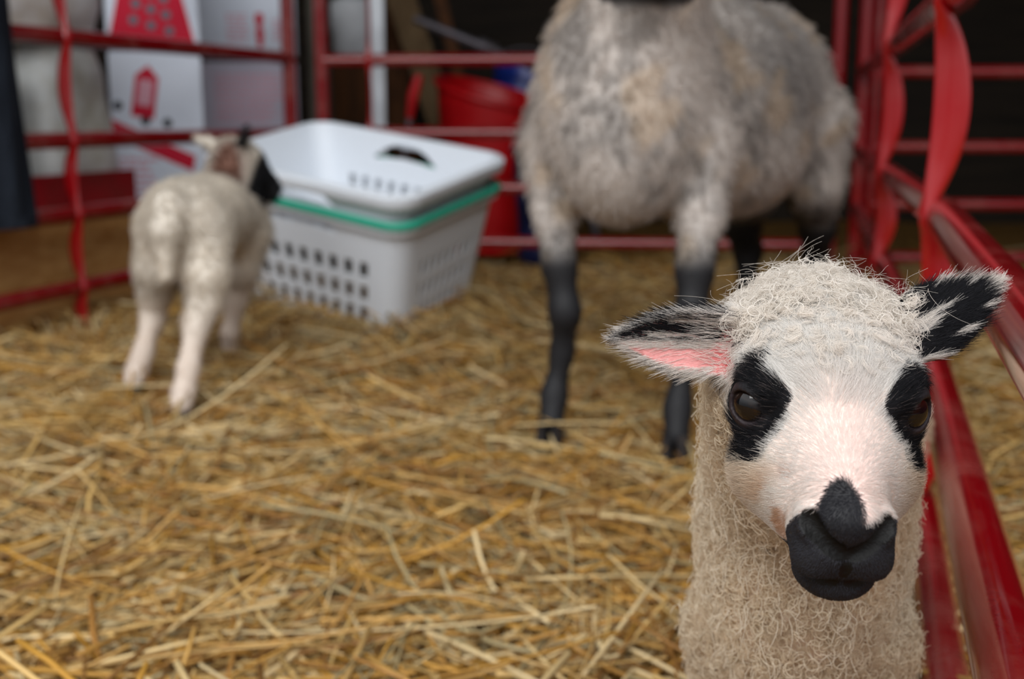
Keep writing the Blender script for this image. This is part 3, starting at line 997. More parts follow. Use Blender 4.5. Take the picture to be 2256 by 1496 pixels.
    curly_hair(H, P, Nn, np.tile([0.05, -0.2, -1.0], (n, 1)), rng.uniform(0.012, 0.024, n), rng.uniform(0.0022, 0.004, n), rng.uniform(0.5, 1.2, n), np.full(n, 0.0003),
               np.tile(lin(242, 232, 214), (n, 1)), 18, 16, 0.007, 0.6, 0.5)
    H.build('fleece', M_wool, root)
lamb1()

# ------------------------------------------------------------------ the ewe
def ewe():
    root = empty('ewe', (0.36, 2.25, 0))
    tag(root, 'big grey woolled ewe with black legs standing behind the near lamb, head above the picture', 'sheep')
    d = np.array([0.502, 0.865, 0.0]); r = np.array([0.865, -0.502, 0.0]); z = np.array([0, 0, 1.0])
    M = np.stack([r, d, z], 1)
    fd = Field(grid_axis(-0.12, 0.92, (0, 0), 0.009, 0.009), grid_axis(1.50, 2.95, (0, 0), 0.009, 0.009), grid_axis(-0.02, 1.08, (0, 0), 0.009, 0.009))
    fd.ell((0.195, 1.99, 0.565), (0.150, 0.17, 0.185), M, 0.05)
    fd.ell((0.180, 1.925, 0.490), (0.088, 0.11, 0.118), M, 0.05)               # brisket
    fd.ell((0.355, 2.26, 0.570), (0.195, 0.33, 0.205), M, 0.06)
    fd.ell((0.385, 2.28, 0.470), (0.165, 0.25, 0.120), M, 0.05)
    fd.ell((0.500, 2.52, 0.590), (0.170, 0.20, 0.185), M, 0.06)
    fd.cone((0.20, 1.95, 0.68), (0.215, 1.84, 0.86), 0.115, 0.080, 0.05)       # neck
    hooves = []
    P = [np.array(p) for p in ((0.075, 2.00, 0.50), (0.072, 1.965, 0.385), (0.080, 1.945, 0.30), (0.090, 1.93, 0.222), (0.086, 1.945, 0.15), (0.072, 1.935, 0.075), (0.068, 1.915, 0.035))]
    fd.chain(P, [0.062, 0.033, 0.027, 0.0245, 0.0185, 0.0200, 0.022], 0.025); hooves.append(P[-1])
    P = [np.array(p) for p in ((0.315, 1.96, 0.50), (0.312, 1.92, 0.385), (0.300, 1.885, 0.30), (0.292, 1.86, 0.222), (0.283, 1.865, 0.15), (0.272, 1.845, 0.075), (0.268, 1.820, 0.035))]
    fd.chain(P, [0.062, 0.036, 0.029, 0.0255, 0.0190, 0.0205, 0.022], 0.025); hooves.append(P[-1])
    P = [np.array(p) for p in ((0.625, 2.50, 0.52), (0.645, 2.50, 0.40), (0.678, 2.57, 0.30), (0.690, 2.62, 0.235), (0.682, 2.60, 0.13), (0.672, 2.585, 0.07), (0.668, 2.565, 0.035))]
    fd.chain(P, [0.100, 0.060, 0.036, 0.028, 0.021, 0.022, 0.023], 0.03); hooves.append(P[-1])
    P = [np.array(p) for p in ((0.49, 2.58, 0.52), (0.51, 2.58, 0.40), (0.525, 2.65, 0.31), (0.550, 2.69, 0.24), (0.545, 2.66, 0.13), (0.54, 2.64, 0.07), (0.54, 2.62, 0.035))]
    fd.chain(P, [0.105, 0.066, 0.042, 0.030, 0.021, 0.022, 0.023], 0.03); hooves.append(P[-1])
    fd.ell((0.49, 2.45, 0.385), (0.075, 0.085, 0.06), M, 0.03)                   # udder
    fd.chain([(0.60, 2.70, 0.66), (0.63, 2.74, 0.58), (0.635, 2.745, 0.48)], [0.04, 0.032, 0.02], 0.03)
    E = np.array([0.212, 1.775, 0.885])
    HMx = head_frame((-0.10, -1.0), R(52))
    k = 1.75
    add_head(fd, E, HMx, k, False)
    W = lambda a, b, c: E + HMx @ (np.array([a, b, c]) * k)
    for sg in (-1, 1):
        fd.leaf(W(sg * 0.028, -0.022, 0.016), W(sg * 0.092, -0.030, 0.012), HMx @ np.array([0, 0.9, 0.1]), 0.030, 0.005, 0.012, 0.01)
    V, Q = fd.mesh()
    V = relax(V, Q, 2, 0.5)
    N = normals(V, Q)
    def black_mask(P):
        leg = 1 - sstep(0.300, 0.395, P[:, 2] + 0.02 * fbm(P, 25, 3))
        head = ((P - E) @ HMx / k)
        face = sstep(0.005, 0.030, head[:, 1]) * (np.linalg.norm(P - E, axis=1) < 0.19) * sstep(0.70, 0.72, P[:, 2])
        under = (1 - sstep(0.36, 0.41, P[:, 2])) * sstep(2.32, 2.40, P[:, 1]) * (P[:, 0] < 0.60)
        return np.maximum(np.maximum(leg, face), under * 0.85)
    def wool_colour(P):
        n = len(P)
        m = fbm(P, 62, 11, 3)
        m2 = fbm(P, 9, 14, 2)
        al = (P - np.array([0.19, 1.93, 0])) @ d
        c = mixc(np.tile(lin(210, 201, 194), (n, 1)), lin(128, 123, 120), sstep(-0.1, 0.85, m + 0.25 * m2) * 0.60)
        c = mixc(c, lin(142, 138, 136), np.clip(sstep(0.15, 0.40, al + 0.06 * m2) * (1 - sstep(0.58, 0.70, al)) * sstep(0.46, 0.62, P[:, 2]) * 0.65, 0, 1))
        c = mixc(c, lin(214, 186, 150), np.clip(sstep(0.25, 0.8, fbm(P, 48, 17, 2)) * 0.4, 0, 1))
        return c
    bm_ = black_mask(V)
    col = mixc(wool_colour(V) * 0.8, np.array([0.012, 0.012, 0.014]), bm_)
    body = link('body', np_mesh('ewe_body', V, Q, col), M_skin, root, True)
    for p in hooves:
        hoof(root, (p[0], p[1], -0.004), np.array([-0.35, -0.94, 0]), 0.026, 0.045)
    for sg in (-1, 1):
        eye_mesh('eye', W(sg * 0.0315, 0.014, 0.004), 0.016, HMx @ np.array([sg * 0.8, 0.5, 0.1]), HMx @ np.array([0, 1.0, -0.2]), root, None)
    H = Hair()
    P, Nn = sample(V, Q, N, 52000, lambda C: 1.0 - 0.96 * (black_mask(C) > 0.75))
    n = len(P)
    bmk = black_mask(P)
    m = bmk > rng.uniform(0.25, 0.75, n)
    c = wool_colour(P) * (rng.uniform(0.82, 1.15, n)[:, None])
    c[m] = np.array([0.014, 0.014, 0.016]) * rng.uniform(0.7, 1.8, m.sum())[:, None]
    L = rng.uniform(0.014, 0.026, n) * (1 - 0.6 * bmk) * (0.55 + 0.45 * sstep(0.38, 0.50, P[:, 2]))
    curly_hair(H, P, Nn, np.tile([0.0, 0.1, -1.0], (n, 1)), L, rng.uniform(0.0015, 0.003, n), rng.uniform(0.5, 1.1, n), np.full(n, 0.00042), c, 8, 12, 0.014, 0.7, 0.5)
    H.build('fleece', M_wool, root)
ewe()

# ------------------------------------------------------------------ the lamb by the baskets, seen from behind
def lamb2():
    root = empty('lamb', (-0.62, 2.33, 0))
    tag(root, 'small cream lamb seen from behind, its black face turned towards the laundry baskets', 'lamb', None)
    z = np.array([0, 0, 1.0])
    fd = Field(grid_axis(-0.88, -0.38, (0, 0), 0.0055, 0.0055), grid_axis(1.96, 2.76, (0, 0), 0.0055, 0.0055), grid_axis(-0.02, 0.58, (0, 0), 0.0055, 0.0055))
    fd.ell((-0.625, 2.22, 0.355), (0.078, 0.095, 0.075), None, 0.03)
    fd.ell((-0.615, 2.36, 0.352), (0.078, 0.16, 0.076), None, 0.03)
    fd.ell((-0.605, 2.49, 0.335), (0.070, 0.085, 0.085), None, 0.04)
    hooves = []
    P = [np.array(p) for p in ((-0.590, 2.20, 0.33), (-0.578, 2.165, 0.255), (-0.580, 2.165, 0.205), (-0.588, 2.125, 0.165), (-0.597, 2.085, 0.09), (-0.602, 2.065, 0.05), (-0.602, 2.045, 0.03))]
    fd.chain(P, [0.058, 0.038, 0.028, 0.022, 0.0175, 0.0185, 0.0190], 0.02); hooves.append(P[-1])
    P = [np.array(p) for p in ((-0.675, 2.25, 0.33), (-0.698, 2.26, 0.255), (-0.712, 2.285, 0.205), (-0.722, 2.295, 0.150), (-0.738, 2.265, 0.08), (-0.748, 2.255, 0.05), (-0.751, 2.24, 0.03))]
    fd.chain(P, [0.056, 0.037, 0.028, 0.022, 0.0175, 0.0185, 0.0190], 0.02); hooves.append(P[-1])
    P = [np.array(p) for p in ((-0.565, 2.50, 0.30), (-0.59, 2.51, 0.22), (-0.612, 2.535, 0.15), (-0.632, 2.545, 0.07), (-0.638, 2.565, 0.03))]
    fd.chain(P, [0.045, 0.032, 0.023, 0.0165, 0.0185], 0.02); hooves.append(P[-1])
    P = [np.array(p) for p in ((-0.655, 2.51, 0.30), (-0.675, 2.50, 0.22), (-0.69, 2.515, 0.15), (-0.705, 2.52, 0.07), (-0.71, 2.535, 0.03))]
    fd.chain(P, [0.045, 0.032, 0.023, 0.0165, 0.0185], 0.02); hooves.append(P[-1])
    fd.chain([(-0.63, 2.135, 0.385), (-0.632, 2.11, 0.345), (-0.636, 2.105, 0.26)], [0.030, 0.024, 0.011], 0.02)     # tail
    E = np.array([-0.580, 2.545, 0.452])
    HMx = head_frame((0.80, 0.45), R(32))
    k = 1.16
    fd.cone((-0.605, 2.475, 0.37), (-0.598, 2.515, 0.445), 0.064, 0.050, 0.03)
    add_head(fd, E, HMx, k, False)
    W = lambda a, b, c: E + HMx @ (np.array([a, b, c]) * k)
    eb, et = np.array([-0.580, 2.490, 0.470]), np.array([-0.556, 2.470, 0.532])
    fd.leaf(eb, et, np.array([0.85, -0.3, 0.1]), 0.017, 0.0035, 0.006, 0.008)
    el, e2 = np.array([-0.628, 2.530, 0.478]), np.array([-0.685, 2.515, 0.505])
    fd.leaf(el, e2, np.array([-0.2, 0.9, 0.2]), 0.017, 0.0035, 0.006, 0.008)
    V, Q = fd.mesh()
    V = relax(V, Q, 1, 0.5)
    N = normals(V, Q)
    def colour(P):
        n = len(P)
        c = np.tile(lin(226, 218, 206), (n, 1)) * (1 + 0.10 * fbm(P, 40, 8)[:, None])
        pinkl = 1 - sstep(0.10, 0.24, P[:, 2])
        c = mixc(c, lin(212, 186, 170), pinkl * 0.5)
        br = np.exp(-(((P[:, 0] + 0.600) / 0.030) ** 2 + ((P[:, 2] - 0.405) / 0.085) ** 2)) * (1 - sstep(2.49, 2.53, P[:, 1])) * (P[:, 2] > 0.34)
        c = mixc(c, lin(112, 70, 54), np.clip(br * 2.2 * sstep(2.36, 2.42, P[:, 1]), 0, 0.95))
        q = (P - E) @ HMx / k
        face = sstep(0.010, 0.020, q[:, 1] + 0.15 * np.abs(q[:, 0])) * (q[:, 1] > 0) * (np.linalg.norm(P - E, axis=1) < 0.135) * (P[:, 2] > 0.36)
        c = mixc(c, BLACK * 1.2, np.clip(face, 0, 1))
        de = np.linalg.norm(P - (eb * 0.35 + et * 0.65), axis=1)
        c = mixc(c, BLACK * 1.2, 1 - sstep(0.028, 0.034, de))
        return c
    body = link('body', np_mesh('lamb_body_behind', V, Q, colour(V)), M_skin, root, True)
    for p in hooves:
        hoof(root, (p[0], p[1], -0.002), np.array([0.1, 1.0, 0]), 0.019, 0.035)
    for sg in (-1, 1):
        eye_mesh('eye', W(sg * 0.0315, 0.014, 0.004), 0.0095, HMx @ np.array([sg * 0.8, 0.5, 0.1]), HMx @ np.array([0, 1.0, -0.2]), root, None)
    H = Hair()
    P, Nn = sample(V, Q, N, 34000, lambda C: np.where(C[:, 2] < 0.17, 0.25, 1.0) * np.where(C[:, 2] < 0.05, 0.2, 1))
    n = len(P)
    c = colour(P) * rng.uniform(0.85, 1.12, n)[:, None]
    short = (1 - sstep(0.12, 0.24, P[:, 2])) + ((P - E) @ HMx[:, 1] / k > -0.01) * (P[:, 2] > 0.38)
    L = rng.uniform(0.010, 0.018, n) * (1 - 0.65 * np.clip(short, 0, 1))
    curly_hair(H, P, Nn, np.tile([0.0, -0.2, -1.0], (n, 1)), L, rng.uniform(0.0015, 0.0028, n), rng.uniform(0.8, 1.6, n), np.full(n, 0.00032), c, 9, 12, 0.008, 0.7, 0.35)
    H.build('fleece', M_wool, root)
lamb2()

# ------------------------------------------------------------------ laundry baskets, nested and tied up
def rrect(hx, hy, rad, n=7):
    pts = []
    for cx, cy, a0 in ((hx - rad, hy - rad, 0), (-hx + rad, hy - rad, 90), (-hx + rad, -hy + rad, 180), (hx - rad, -hy + rad, 270)):
        for i in range(n):
            a = R(a0 + 90 * i / (n - 1))
            pts.append((cx + rad * math.cos(a), cy + rad * math.sin(a)))
    return pts

def loop_path(hx, hy, rad, nl, ns):
    """rounded rectangle with each straight side divided; returns points and which side each segment lies on"""
    pts, side = [], []
    arc = 6
    def seg(p, q, n, sd):
        for i in range(n):
            t = i / n
            pts.append((p[0] + (q[0] - p[0]) * t, p[1] + (q[1] - p[1]) * t)); side.append((sd, i, n))
    def corner(cx, cy, a0):
        for i in range(arc):
            a = R(a0 + 90 * i / arc)
            pts.append((cx + rad * math.cos(a), cy + rad * math.sin(a))); side.append(None)
    seg((hx, -hy + rad), (hx, hy - rad), ns, 'x+'); corner(hx - rad, hy - rad, 0)
    seg((hx - rad, hy), (-hx + rad, hy), nl, 'y+'); corner(-hx + rad, hy - rad, 90)
    seg((-hx, hy - rad), (-hx, -hy + rad), ns, 'x-'); corner(-hx + rad, -hy + rad, 180)
    seg((-hx + rad, -hy), (hx - rad, -hy), nl, 'y-'); corner(hx - rad, -hy + rad, 270)
    return pts, side

def basket(label, z0, hx, hy, H, material, rimw=0.016, rows=4, h0=0.05, h1=0.72, hd=0.76, rim_h=0.018, open_sides=False, ht=0.96):
    root = empty('laundry_basket', tuple(BK_POS + BK_R @ np.array([0, 0, z0])))
    Mw = Matrix(BK_R.tolist())
    root.rotation_euler = Mw.to_euler()
    tag(root, label, 'basket', 'laundry baskets nested in one stack')
    nl, ns = 38 * 3, 29 * 2
    nrow = 72
    V, F = [], []
    side = None
    for j in range(nrow + 1):
        t = j / nrow
        sc = 0.82 + 0.18 * t
        pts, side = loop_path(hx * sc, hy * sc, 0.055, nl, ns)
        for p in pts: V.append((p[0], p[1], H * t))
    m = len(side)
    for j in range(nrow):
        t = (j + 0.5) / nrow
        for i in range(m):
            sd = side[i]
            hole = False
            if sd:
                name, a, n = sd
                u = (a + 0.5) / n
                ak, nk = (a // 3, n // 3) if name[0] == 'y' else (a // 2, n // 2)
                ends = 1 < ak < nk - 2
                col_ok = ends and (ak % 4 in (1, 2) if name[0] == 'y' else ak % 3 == 1)
                if rows and h0 < t < h1:
                    row = (t - h0) / (h1 - h0) * rows
                    hole = col_ok and 0.18 < row % 1 < 0.82
                if name[0] == 'y' and t > hd:
                    x = (u - 0.5) / 0.22; y = (t - hd) / (ht - hd)
                    hole = hole or (abs(x) < 1 and y < (1 - x * x) and y > (1 - x * x) * 0.22 - 0.08)
                if open_sides and ends and 0.04 < t < 0.9: hole = True
            if not hole:
                k = (i + 1) % m
                F.append((j * m + i, j * m + k, (j + 1) * m + k, (j + 1) * m + i))
    F.append(tuple(range(m - 1, -1, -1)))
    b = MB(); b.add(V, F)
    b.build('basin', material, root, False, sm=True, solid=0.0032)
    # rolled rim
    prof = [(-0.001, -rim_h), (rimw * 0.75, -rim_h), (rimw, -rim_h * 0.5), (rimw, 0.000), (rimw * 0.6, 0.006), (0.0, 0.006), (-0.003, 0.001)]
    b = MB(); rings = []
    base, _ = loop_path(hx, hy, 0.055, 1, 1)
    pts = np.array(base)
    nx = np.roll(pts, -1, 0) - np.roll(pts, 1, 0)
    nn = np.stack([nx[:, 1], -nx[:, 0]], 1); nn /= np.linalg.norm(nn, axis=1, keepdims=True)
    rings = [[(p[0] + q[0] * o, p[1] + q[1] * o, H + dz) for o, dz in prof] for p, q in zip(pts, nn)]
    rings.append(rings[0])
    b.loft(rings, cap=False, closed=True)
    b.build('rim', material, root, False, sm=True)
    return root
basket('white slotted laundry basket at the bottom of the nested stack, standing in the straw', -0.048, 0.305, 0.218, 0.310, M_white, 0.014, 3, 0.05, 0.66, 0.84, 0.024)
basket('teal green basket showing only its rim between the two white ones', 0.150, 0.310, 0.223, 0.116, M_teal, 0.015, 1, 0.10, 0.30, 0.50, 0.013, True)
basket('white basket on top of the nested stack, open and empty with a handle hole', 0.164, 0.311, 0.224, 0.170, M_white, 0.020, 1, 0.06, 0.34, 0.64, 0.026, False, 0.90)

# ------------------------------------------------------------------ things outside the pen
def unit2(p, q):
    d = np.array([q[0] - p[0], q[1] - p[1]]); return d / np.linalg.norm(d)

def frame2(d):
    """columns: along d, away from the viewer, up"""
    return np.array([[d[0], -d[1], 0], [d[1], d[0], 0], [0, 0, 1.0]])

M_card = mat('white_cardboard', lin(222, 230, 244), 0.75, 0.2, c2=lin(214, 222, 236), scale=4)
M_card_shade = mat('shaded_white_cardboard', lin(196, 192, 208), 0.75, 0.2, c2=lin(186, 182, 198), scale=4)  # white cardboard again, the shade of its recess put into the colour
M_pink = mat('pink_print', lin(214, 160, 176), 0.7, 0.2)
M_redp = mat('red_print', lin(196, 20, 52), 0.65, 0.25)
M_hole = mat('grey_vent_hole', lin(112, 112, 124), 0.8, 0.1)
M_hole2 = mat('dark_vent_hole', lin(38, 40, 46), 0.9, 0.1)
M_brownk = mat('raw_cardboard_edge', lin(150, 128, 100), 0.85, 0.1)

def carton(label, p, q, depth, z0, z1, material, group='cartons stacked behind the left panel'):
    """p, q: plan ends of the front face (viewer's left, right); returns root and a function placing flat print on the face"""
    d = unit2(p, q); w = math.hypot(q[0] - p[0], q[1] - p[1])
    M = frame2(d)
    root = empty('carton', (p[0], p[1], z0)); tag(root, label, 'box', group)
    c = np.array([(p[0] + q[0]) / 2, (p[1] + q[1]) / 2, (z0 + z1) / 2]) + M @ np.array([0, depth / 2, 0])
    b = MB(); b.box(c, (w, depth, z1 - z0), M)
    b.build('box_body', material, root, True, bevel=0.004)
    # lid flaps folded over the top
    b = MB()
    for sg in (-1, 1):
        b.box(c + M @ np.array([0, sg * depth * 0.255, (z1 - z0) / 2 + 0.003]), (w - 0.006, depth * 0.47, 0.005), M)
    b.build('lid_flap', material, root, True)
    def poly(name, pts, m, off=0.0012, thick=0.0012):
        """pts in (u along the face, height above the bottom)"""
        b = MB()
        P = [np.array([p[0], p[1], z0]) + M @ np.array([u, -off, h]) for u, h in pts]
        P2 = [v + M @ np.array([0, thick + off * 0.5, 0]) for v in P]
        n = len(pts)
        b.add(P + P2, [tuple(range(n)), tuple(range(2 * n - 1, n - 1, -1))] + [(i, (i + 1) % n, n + (i + 1) % n, n + i) for i in range(n)])
        return b.build(name, m, root, True)
    def lines(name, rects, m):
        b = MB()
        for u0, h0, u1, h1 in rects:
            P = [np.array([p[0], p[1], z0]) + M @ np.array([u, o, h]) for o in (-0.0012, 0.0012) for u, h in ((u0, h0), (u1, h0), (u1, h1), (u0, h1))]
            b.add(P, [(0, 1, 2, 3), (7, 6, 5, 4), (0, 4, 5, 1), (1, 5, 6, 2), (2, 6, 7, 3), (3, 7, 4, 0)])
        return b.build(name, m, root, True)
    def disc(name, u, h, r, m):
        return poly(name, [(u + r * math.cos(a), h + r * math.sin(a)) for a in np.linspace(0, 2 * math.pi, 24, endpoint=False)], m, 0.0024, 0.0012)
    return root, poly, lines, disc, w

def print_block(u0, u1, h0, h1, rows, seed, fill=0.9):
    """rows of word-like dashes, as small as illegible print"""
    g = random.Random(seed); out = []
    rh = (h1 - h0) / rows
    for r in range(rows):
        u = u0 + g.random() * 0.006
        end = u1 - g.random() * (u1 - u0) * 0.25
        while u < end:
            L = 0.008 + g.random() * 0.026
            out.append((u, h0 + rh * (r + 0.25), min(u + L, u1), h0 + rh * (r + 0.25) + rh * 0.5))
            u += L + 0.006
    return out

def cartons():
    p, q = (-1.285, 3.78), (-1.010, 3.86)
    carton('plain white carton at the bottom of the left stack, behind the cream lamb', p, q, 0.28, 0.0, 0.262, M_card)
    r, poly, lines, disc, w = carton('white carton with a red house-shaped emblem and a red diagonal band on its face', p, q, 0.28, 0.268, 0.742, M_card)
    # house-shaped emblem, leaning a little
    def tilt(pts, u, h, a):
        c, s_ = math.cos(a), math.sin(a)
        return [(u + x * c - y * s_, h + x * s_ + y * c) for x, y in pts]
    hs = [(-0.036, -0.080), (0.036, -0.080), (0.036, 0.050), (0, 0.086), (-0.036, 0.050)]
    eu, eh = 0.108, 0.352
    poly('house_emblem', tilt(hs, eu, eh, R(-9)), M_redp)
    poly('emblem_panel', tilt([(-0.022, -0.042), (0.022, -0.042), (0.022, 0.040), (-0.022, 0.040)], eu, eh, R(-9)), M_pink, 0.0030)
    b = []
    lines('emblem_lettering', [(eu - 0.011 + 0.004 * k, eh - 0.022 + 0.012 * k, eu + 0.007 + 0.004 * k, eh - 0.016 + 0.012 * k) for k in range(4)], M_card).location = (0, 0, 0)
    for u, h in ((0.022, 0.310), (0.104, 0.262), (0.172, 0.255)):
        disc('vent_hole', u, h, 0.0145, M_hole2)
    poly('diagonal_band', [(0.0, 0.268), (0.0, 0.212), (0.245, 0.098), (0.255, 0.148)], M_redp)
    lines('small_print', print_block(0.015, 0.135, 0.02, 0.150, 6, 3), M_pink)
    b = MB()
    r, poly, lines, disc, w = carton('white carton with a big red trapezoid and round vent holes, top of left stack', p, q, 0.28, 0.754, 1.12, M_card)
    poly('red_trapezoid', [(0.004, 0.018), (0.272, 0.018), (0.205, 0.300), (0.072, 0.300)], M_redp)
    for row, (h, us) in enumerate(((0.075, (0.085, 0.138, 0.193)), (0.125, (0.095, 0.140, 0.185)), (0.175, (0.100, 0.140, 0.180)))):
        for i, u in enumerate(us):
            disc('vent_hole', u, h + 0.016 - 0.016 * i, 0.0155, M_hole)
    # the stack beside it, further back
    p, q = (-1.150, 4.36), (-0.800, 4.42)
    carton('plain carton at the bottom of the right stack, behind the corner of the pen', p, q, 0.30, 0.0, 0.250, M_card)
    r, poly, lines, disc, w = carton('white carton painted in lilac-grey shade, covered in faint pink print, right of the house emblem', p, q, 0.30, 0.256, 0.735, M_card_shade)
    lines('small_print', print_block(0.05, 0.31, 0.265, 0.445, 9, 8), M_pink)
    lines('small_print', print_block(0.05, 0.31, 0.06, 0.22, 8, 12), M_pink)
    r, poly, lines, disc, w = carton('white carton with a red upright mark and pink print, top of the right stack', p, q, 0.30, 0.765, 1.14, M_card)
    lines('small_print', print_block(0.105, 0.185, 0.045, 0.150, 7, 21), M_pink)
    lines('small_print', print_block(0.272, 0.315, 0.045, 0.130, 6, 22), M_pink)
    poly('red_mark', [(0.216, 0.030), (0.234, 0.030), (0.240, 0.085), (0.232, 0.100), (0.240, 0.125), (0.236, 0.150), (0.212, 0.150), (0.208, 0.125), (0.216, 0.100), (0.210, 0.085)], M_redp)
cartons()

def crate():
    p = np.array([-1.43, 2.45]); q = np.array([-1.105, 3.43])
    d = unit2(p, q); M = frame2(d); w = np.linalg.norm(q - p); dep = 0.34
    root = empty('wooden_crate', (*p, 0)); tag(root, 'tan wooden crate with a red painted top board, behind the left panel', 'crate')
    def pc(u0, u1, y0, y1, h0, h1, name, m):
        b = MB(); b.box(np.array([p[0], p[1], 0]) + M @ np.array([(u0 + u1) / 2, (y0 + y1) / 2, (h0 + h1) / 2]), (abs(u1 - u0), abs(y1 - y0), abs(h1 - h0)), M)
        o = b.build(name, m, root, True, bevel=0.003); return o
    sgn = 1
    pc(0, w, 0, 0.022, 0.00, 0.082, 'plank', M_board)
    pc(0, w, 0, 0.022, 0.092, 0.262, 'plank', M_board)
    pc(0, w, -0.012, 0.022, 0.268, 0.300, 'ledge', M_board)
    pc(0, w, 0.0, 0.022, 0.303, 0.392, 'red_top_board', M_redboard)
    pc(0, w, dep - 0.022, dep, 0.0, 0.30, 'plank', M_board)
    pc(0, 0.022, 0.022, dep - 0.022, 0.0, 0.30, 'end_board', M_board)
    pc(w - 0.022, w, 0.022, dep - 0.022, 0.0, 0.30, 'end_board', M_board)
    pc(0.022, w - 0.022, 0.022, dep - 0.022, 0.04, 0.06, 'base_board', M_board)
    for u in (0.03, w * 0.5, w - 0.07):
        pc(u, u + 0.04, 0.0225, 0.05, 0.062, 0.30, 'corner_batten', M_board)
crate()

def sack(label, c, rx, ry, z0, z1, yaw, c1, c2, seed, name='feed_sack', tie=True):
    root = empty(name, (c[0], c[1], z0)); tag(root, label, 'sack')
    m = mat('sack_' + str(seed), c1, 0.5, 0.4, c2=c2, scale=5, bump=0.25, bscale=14)
    n, k = 40, 26
    V, F = [], []
    H = z1 - z0
    for j in range(k + 1):
        t = j / k
        s_ = (0.90 + 0.12 * math.sin(math.pi * min(1, t * 1.1))) * (1 - (0.55 if tie else 0.15) * max(0, (t - 0.90) / 0.10) ** 1.5) * min(1, 0.6 + t * 6)
        for i in range(n):
            a = 2 * math.pi * i / n
            ca, sa = math.cos(a), math.sin(a)
            e_ = 2.8 if tie else 4.0
            rr = (abs(ca) ** e_ + abs(sa) ** e_) ** (-1 / e_)
            V.append((rx * rr * ca * s_, ry * rr * sa * s_, H * t))
    V = np.array(V)
    f1 = fbm(V + seed, 16, seed, 3)[:, None]
    V[:, :2] *= 1 + 0.10 * f1
    cy, sy = math.cos(yaw), math.sin(yaw)
    V = V @ np.array([[cy, sy, 0], [-sy, cy, 0], [0, 0, 1]])
    for j in range(k):
        for i in range(n):
            F.append((j * n + i, j * n + (i + 1) % n, (j + 1) * n + (i + 1) % n, (j + 1) * n + i))
    F.append(tuple(range(n - 1, -1, -1))); F.append(tuple(k * n + i for i in range(n)))
    b = MB(); b.add(V, F)
    b.build('sack_body', m, root, False, sm=True, angle=80)
    if tie:      # gathered mouth
        b = MB(); rings = []
        for t, r_ in ((0, 0.30), (0.3, 0.13), (0.55, 0.15), (1, 0.34)):
            rings.append([(rx * r_ * math.cos(a) * (1 + 0.25 * math.sin(5 * a)), ry * r_ * math.sin(a) * (1 + 0.25 * math.sin(5 * a + 1)), H - 0.012 + 0.09 * t) for a in np.linspace(0, 2 * math.pi, 30, endpoint=False)])
        b.loft(rings)
        b.build('gathered_mouth', m, root, False, sm=True)
    return root
sack('cream white feed sack standing in the wooden crate, left of the emblem carton', (-1.298, 3.325), 0.120, 0.160, 0.062, 0.730, R(-18.4), lin(216, 220, 220), lin(184, 182, 170), 3, tie=False)
sack('second cream feed sack in the wooden crate, at the left edge behind the denim', (-1.408, 2.985), 0.120, 0.145, 0.062, 0.700, R(-18.4), lin(214, 214, 208), lin(188, 180, 164), 5, tie=False)
sack('crumpled white plastic bag lying on top of the cream feed sack, upper left', (-1.310, 3.24), 0.14, 0.19, 0.738, 0.98, R(-18.4), lin(226, 226, 230), lin(196, 186, 176), 9, 'plastic_bag')

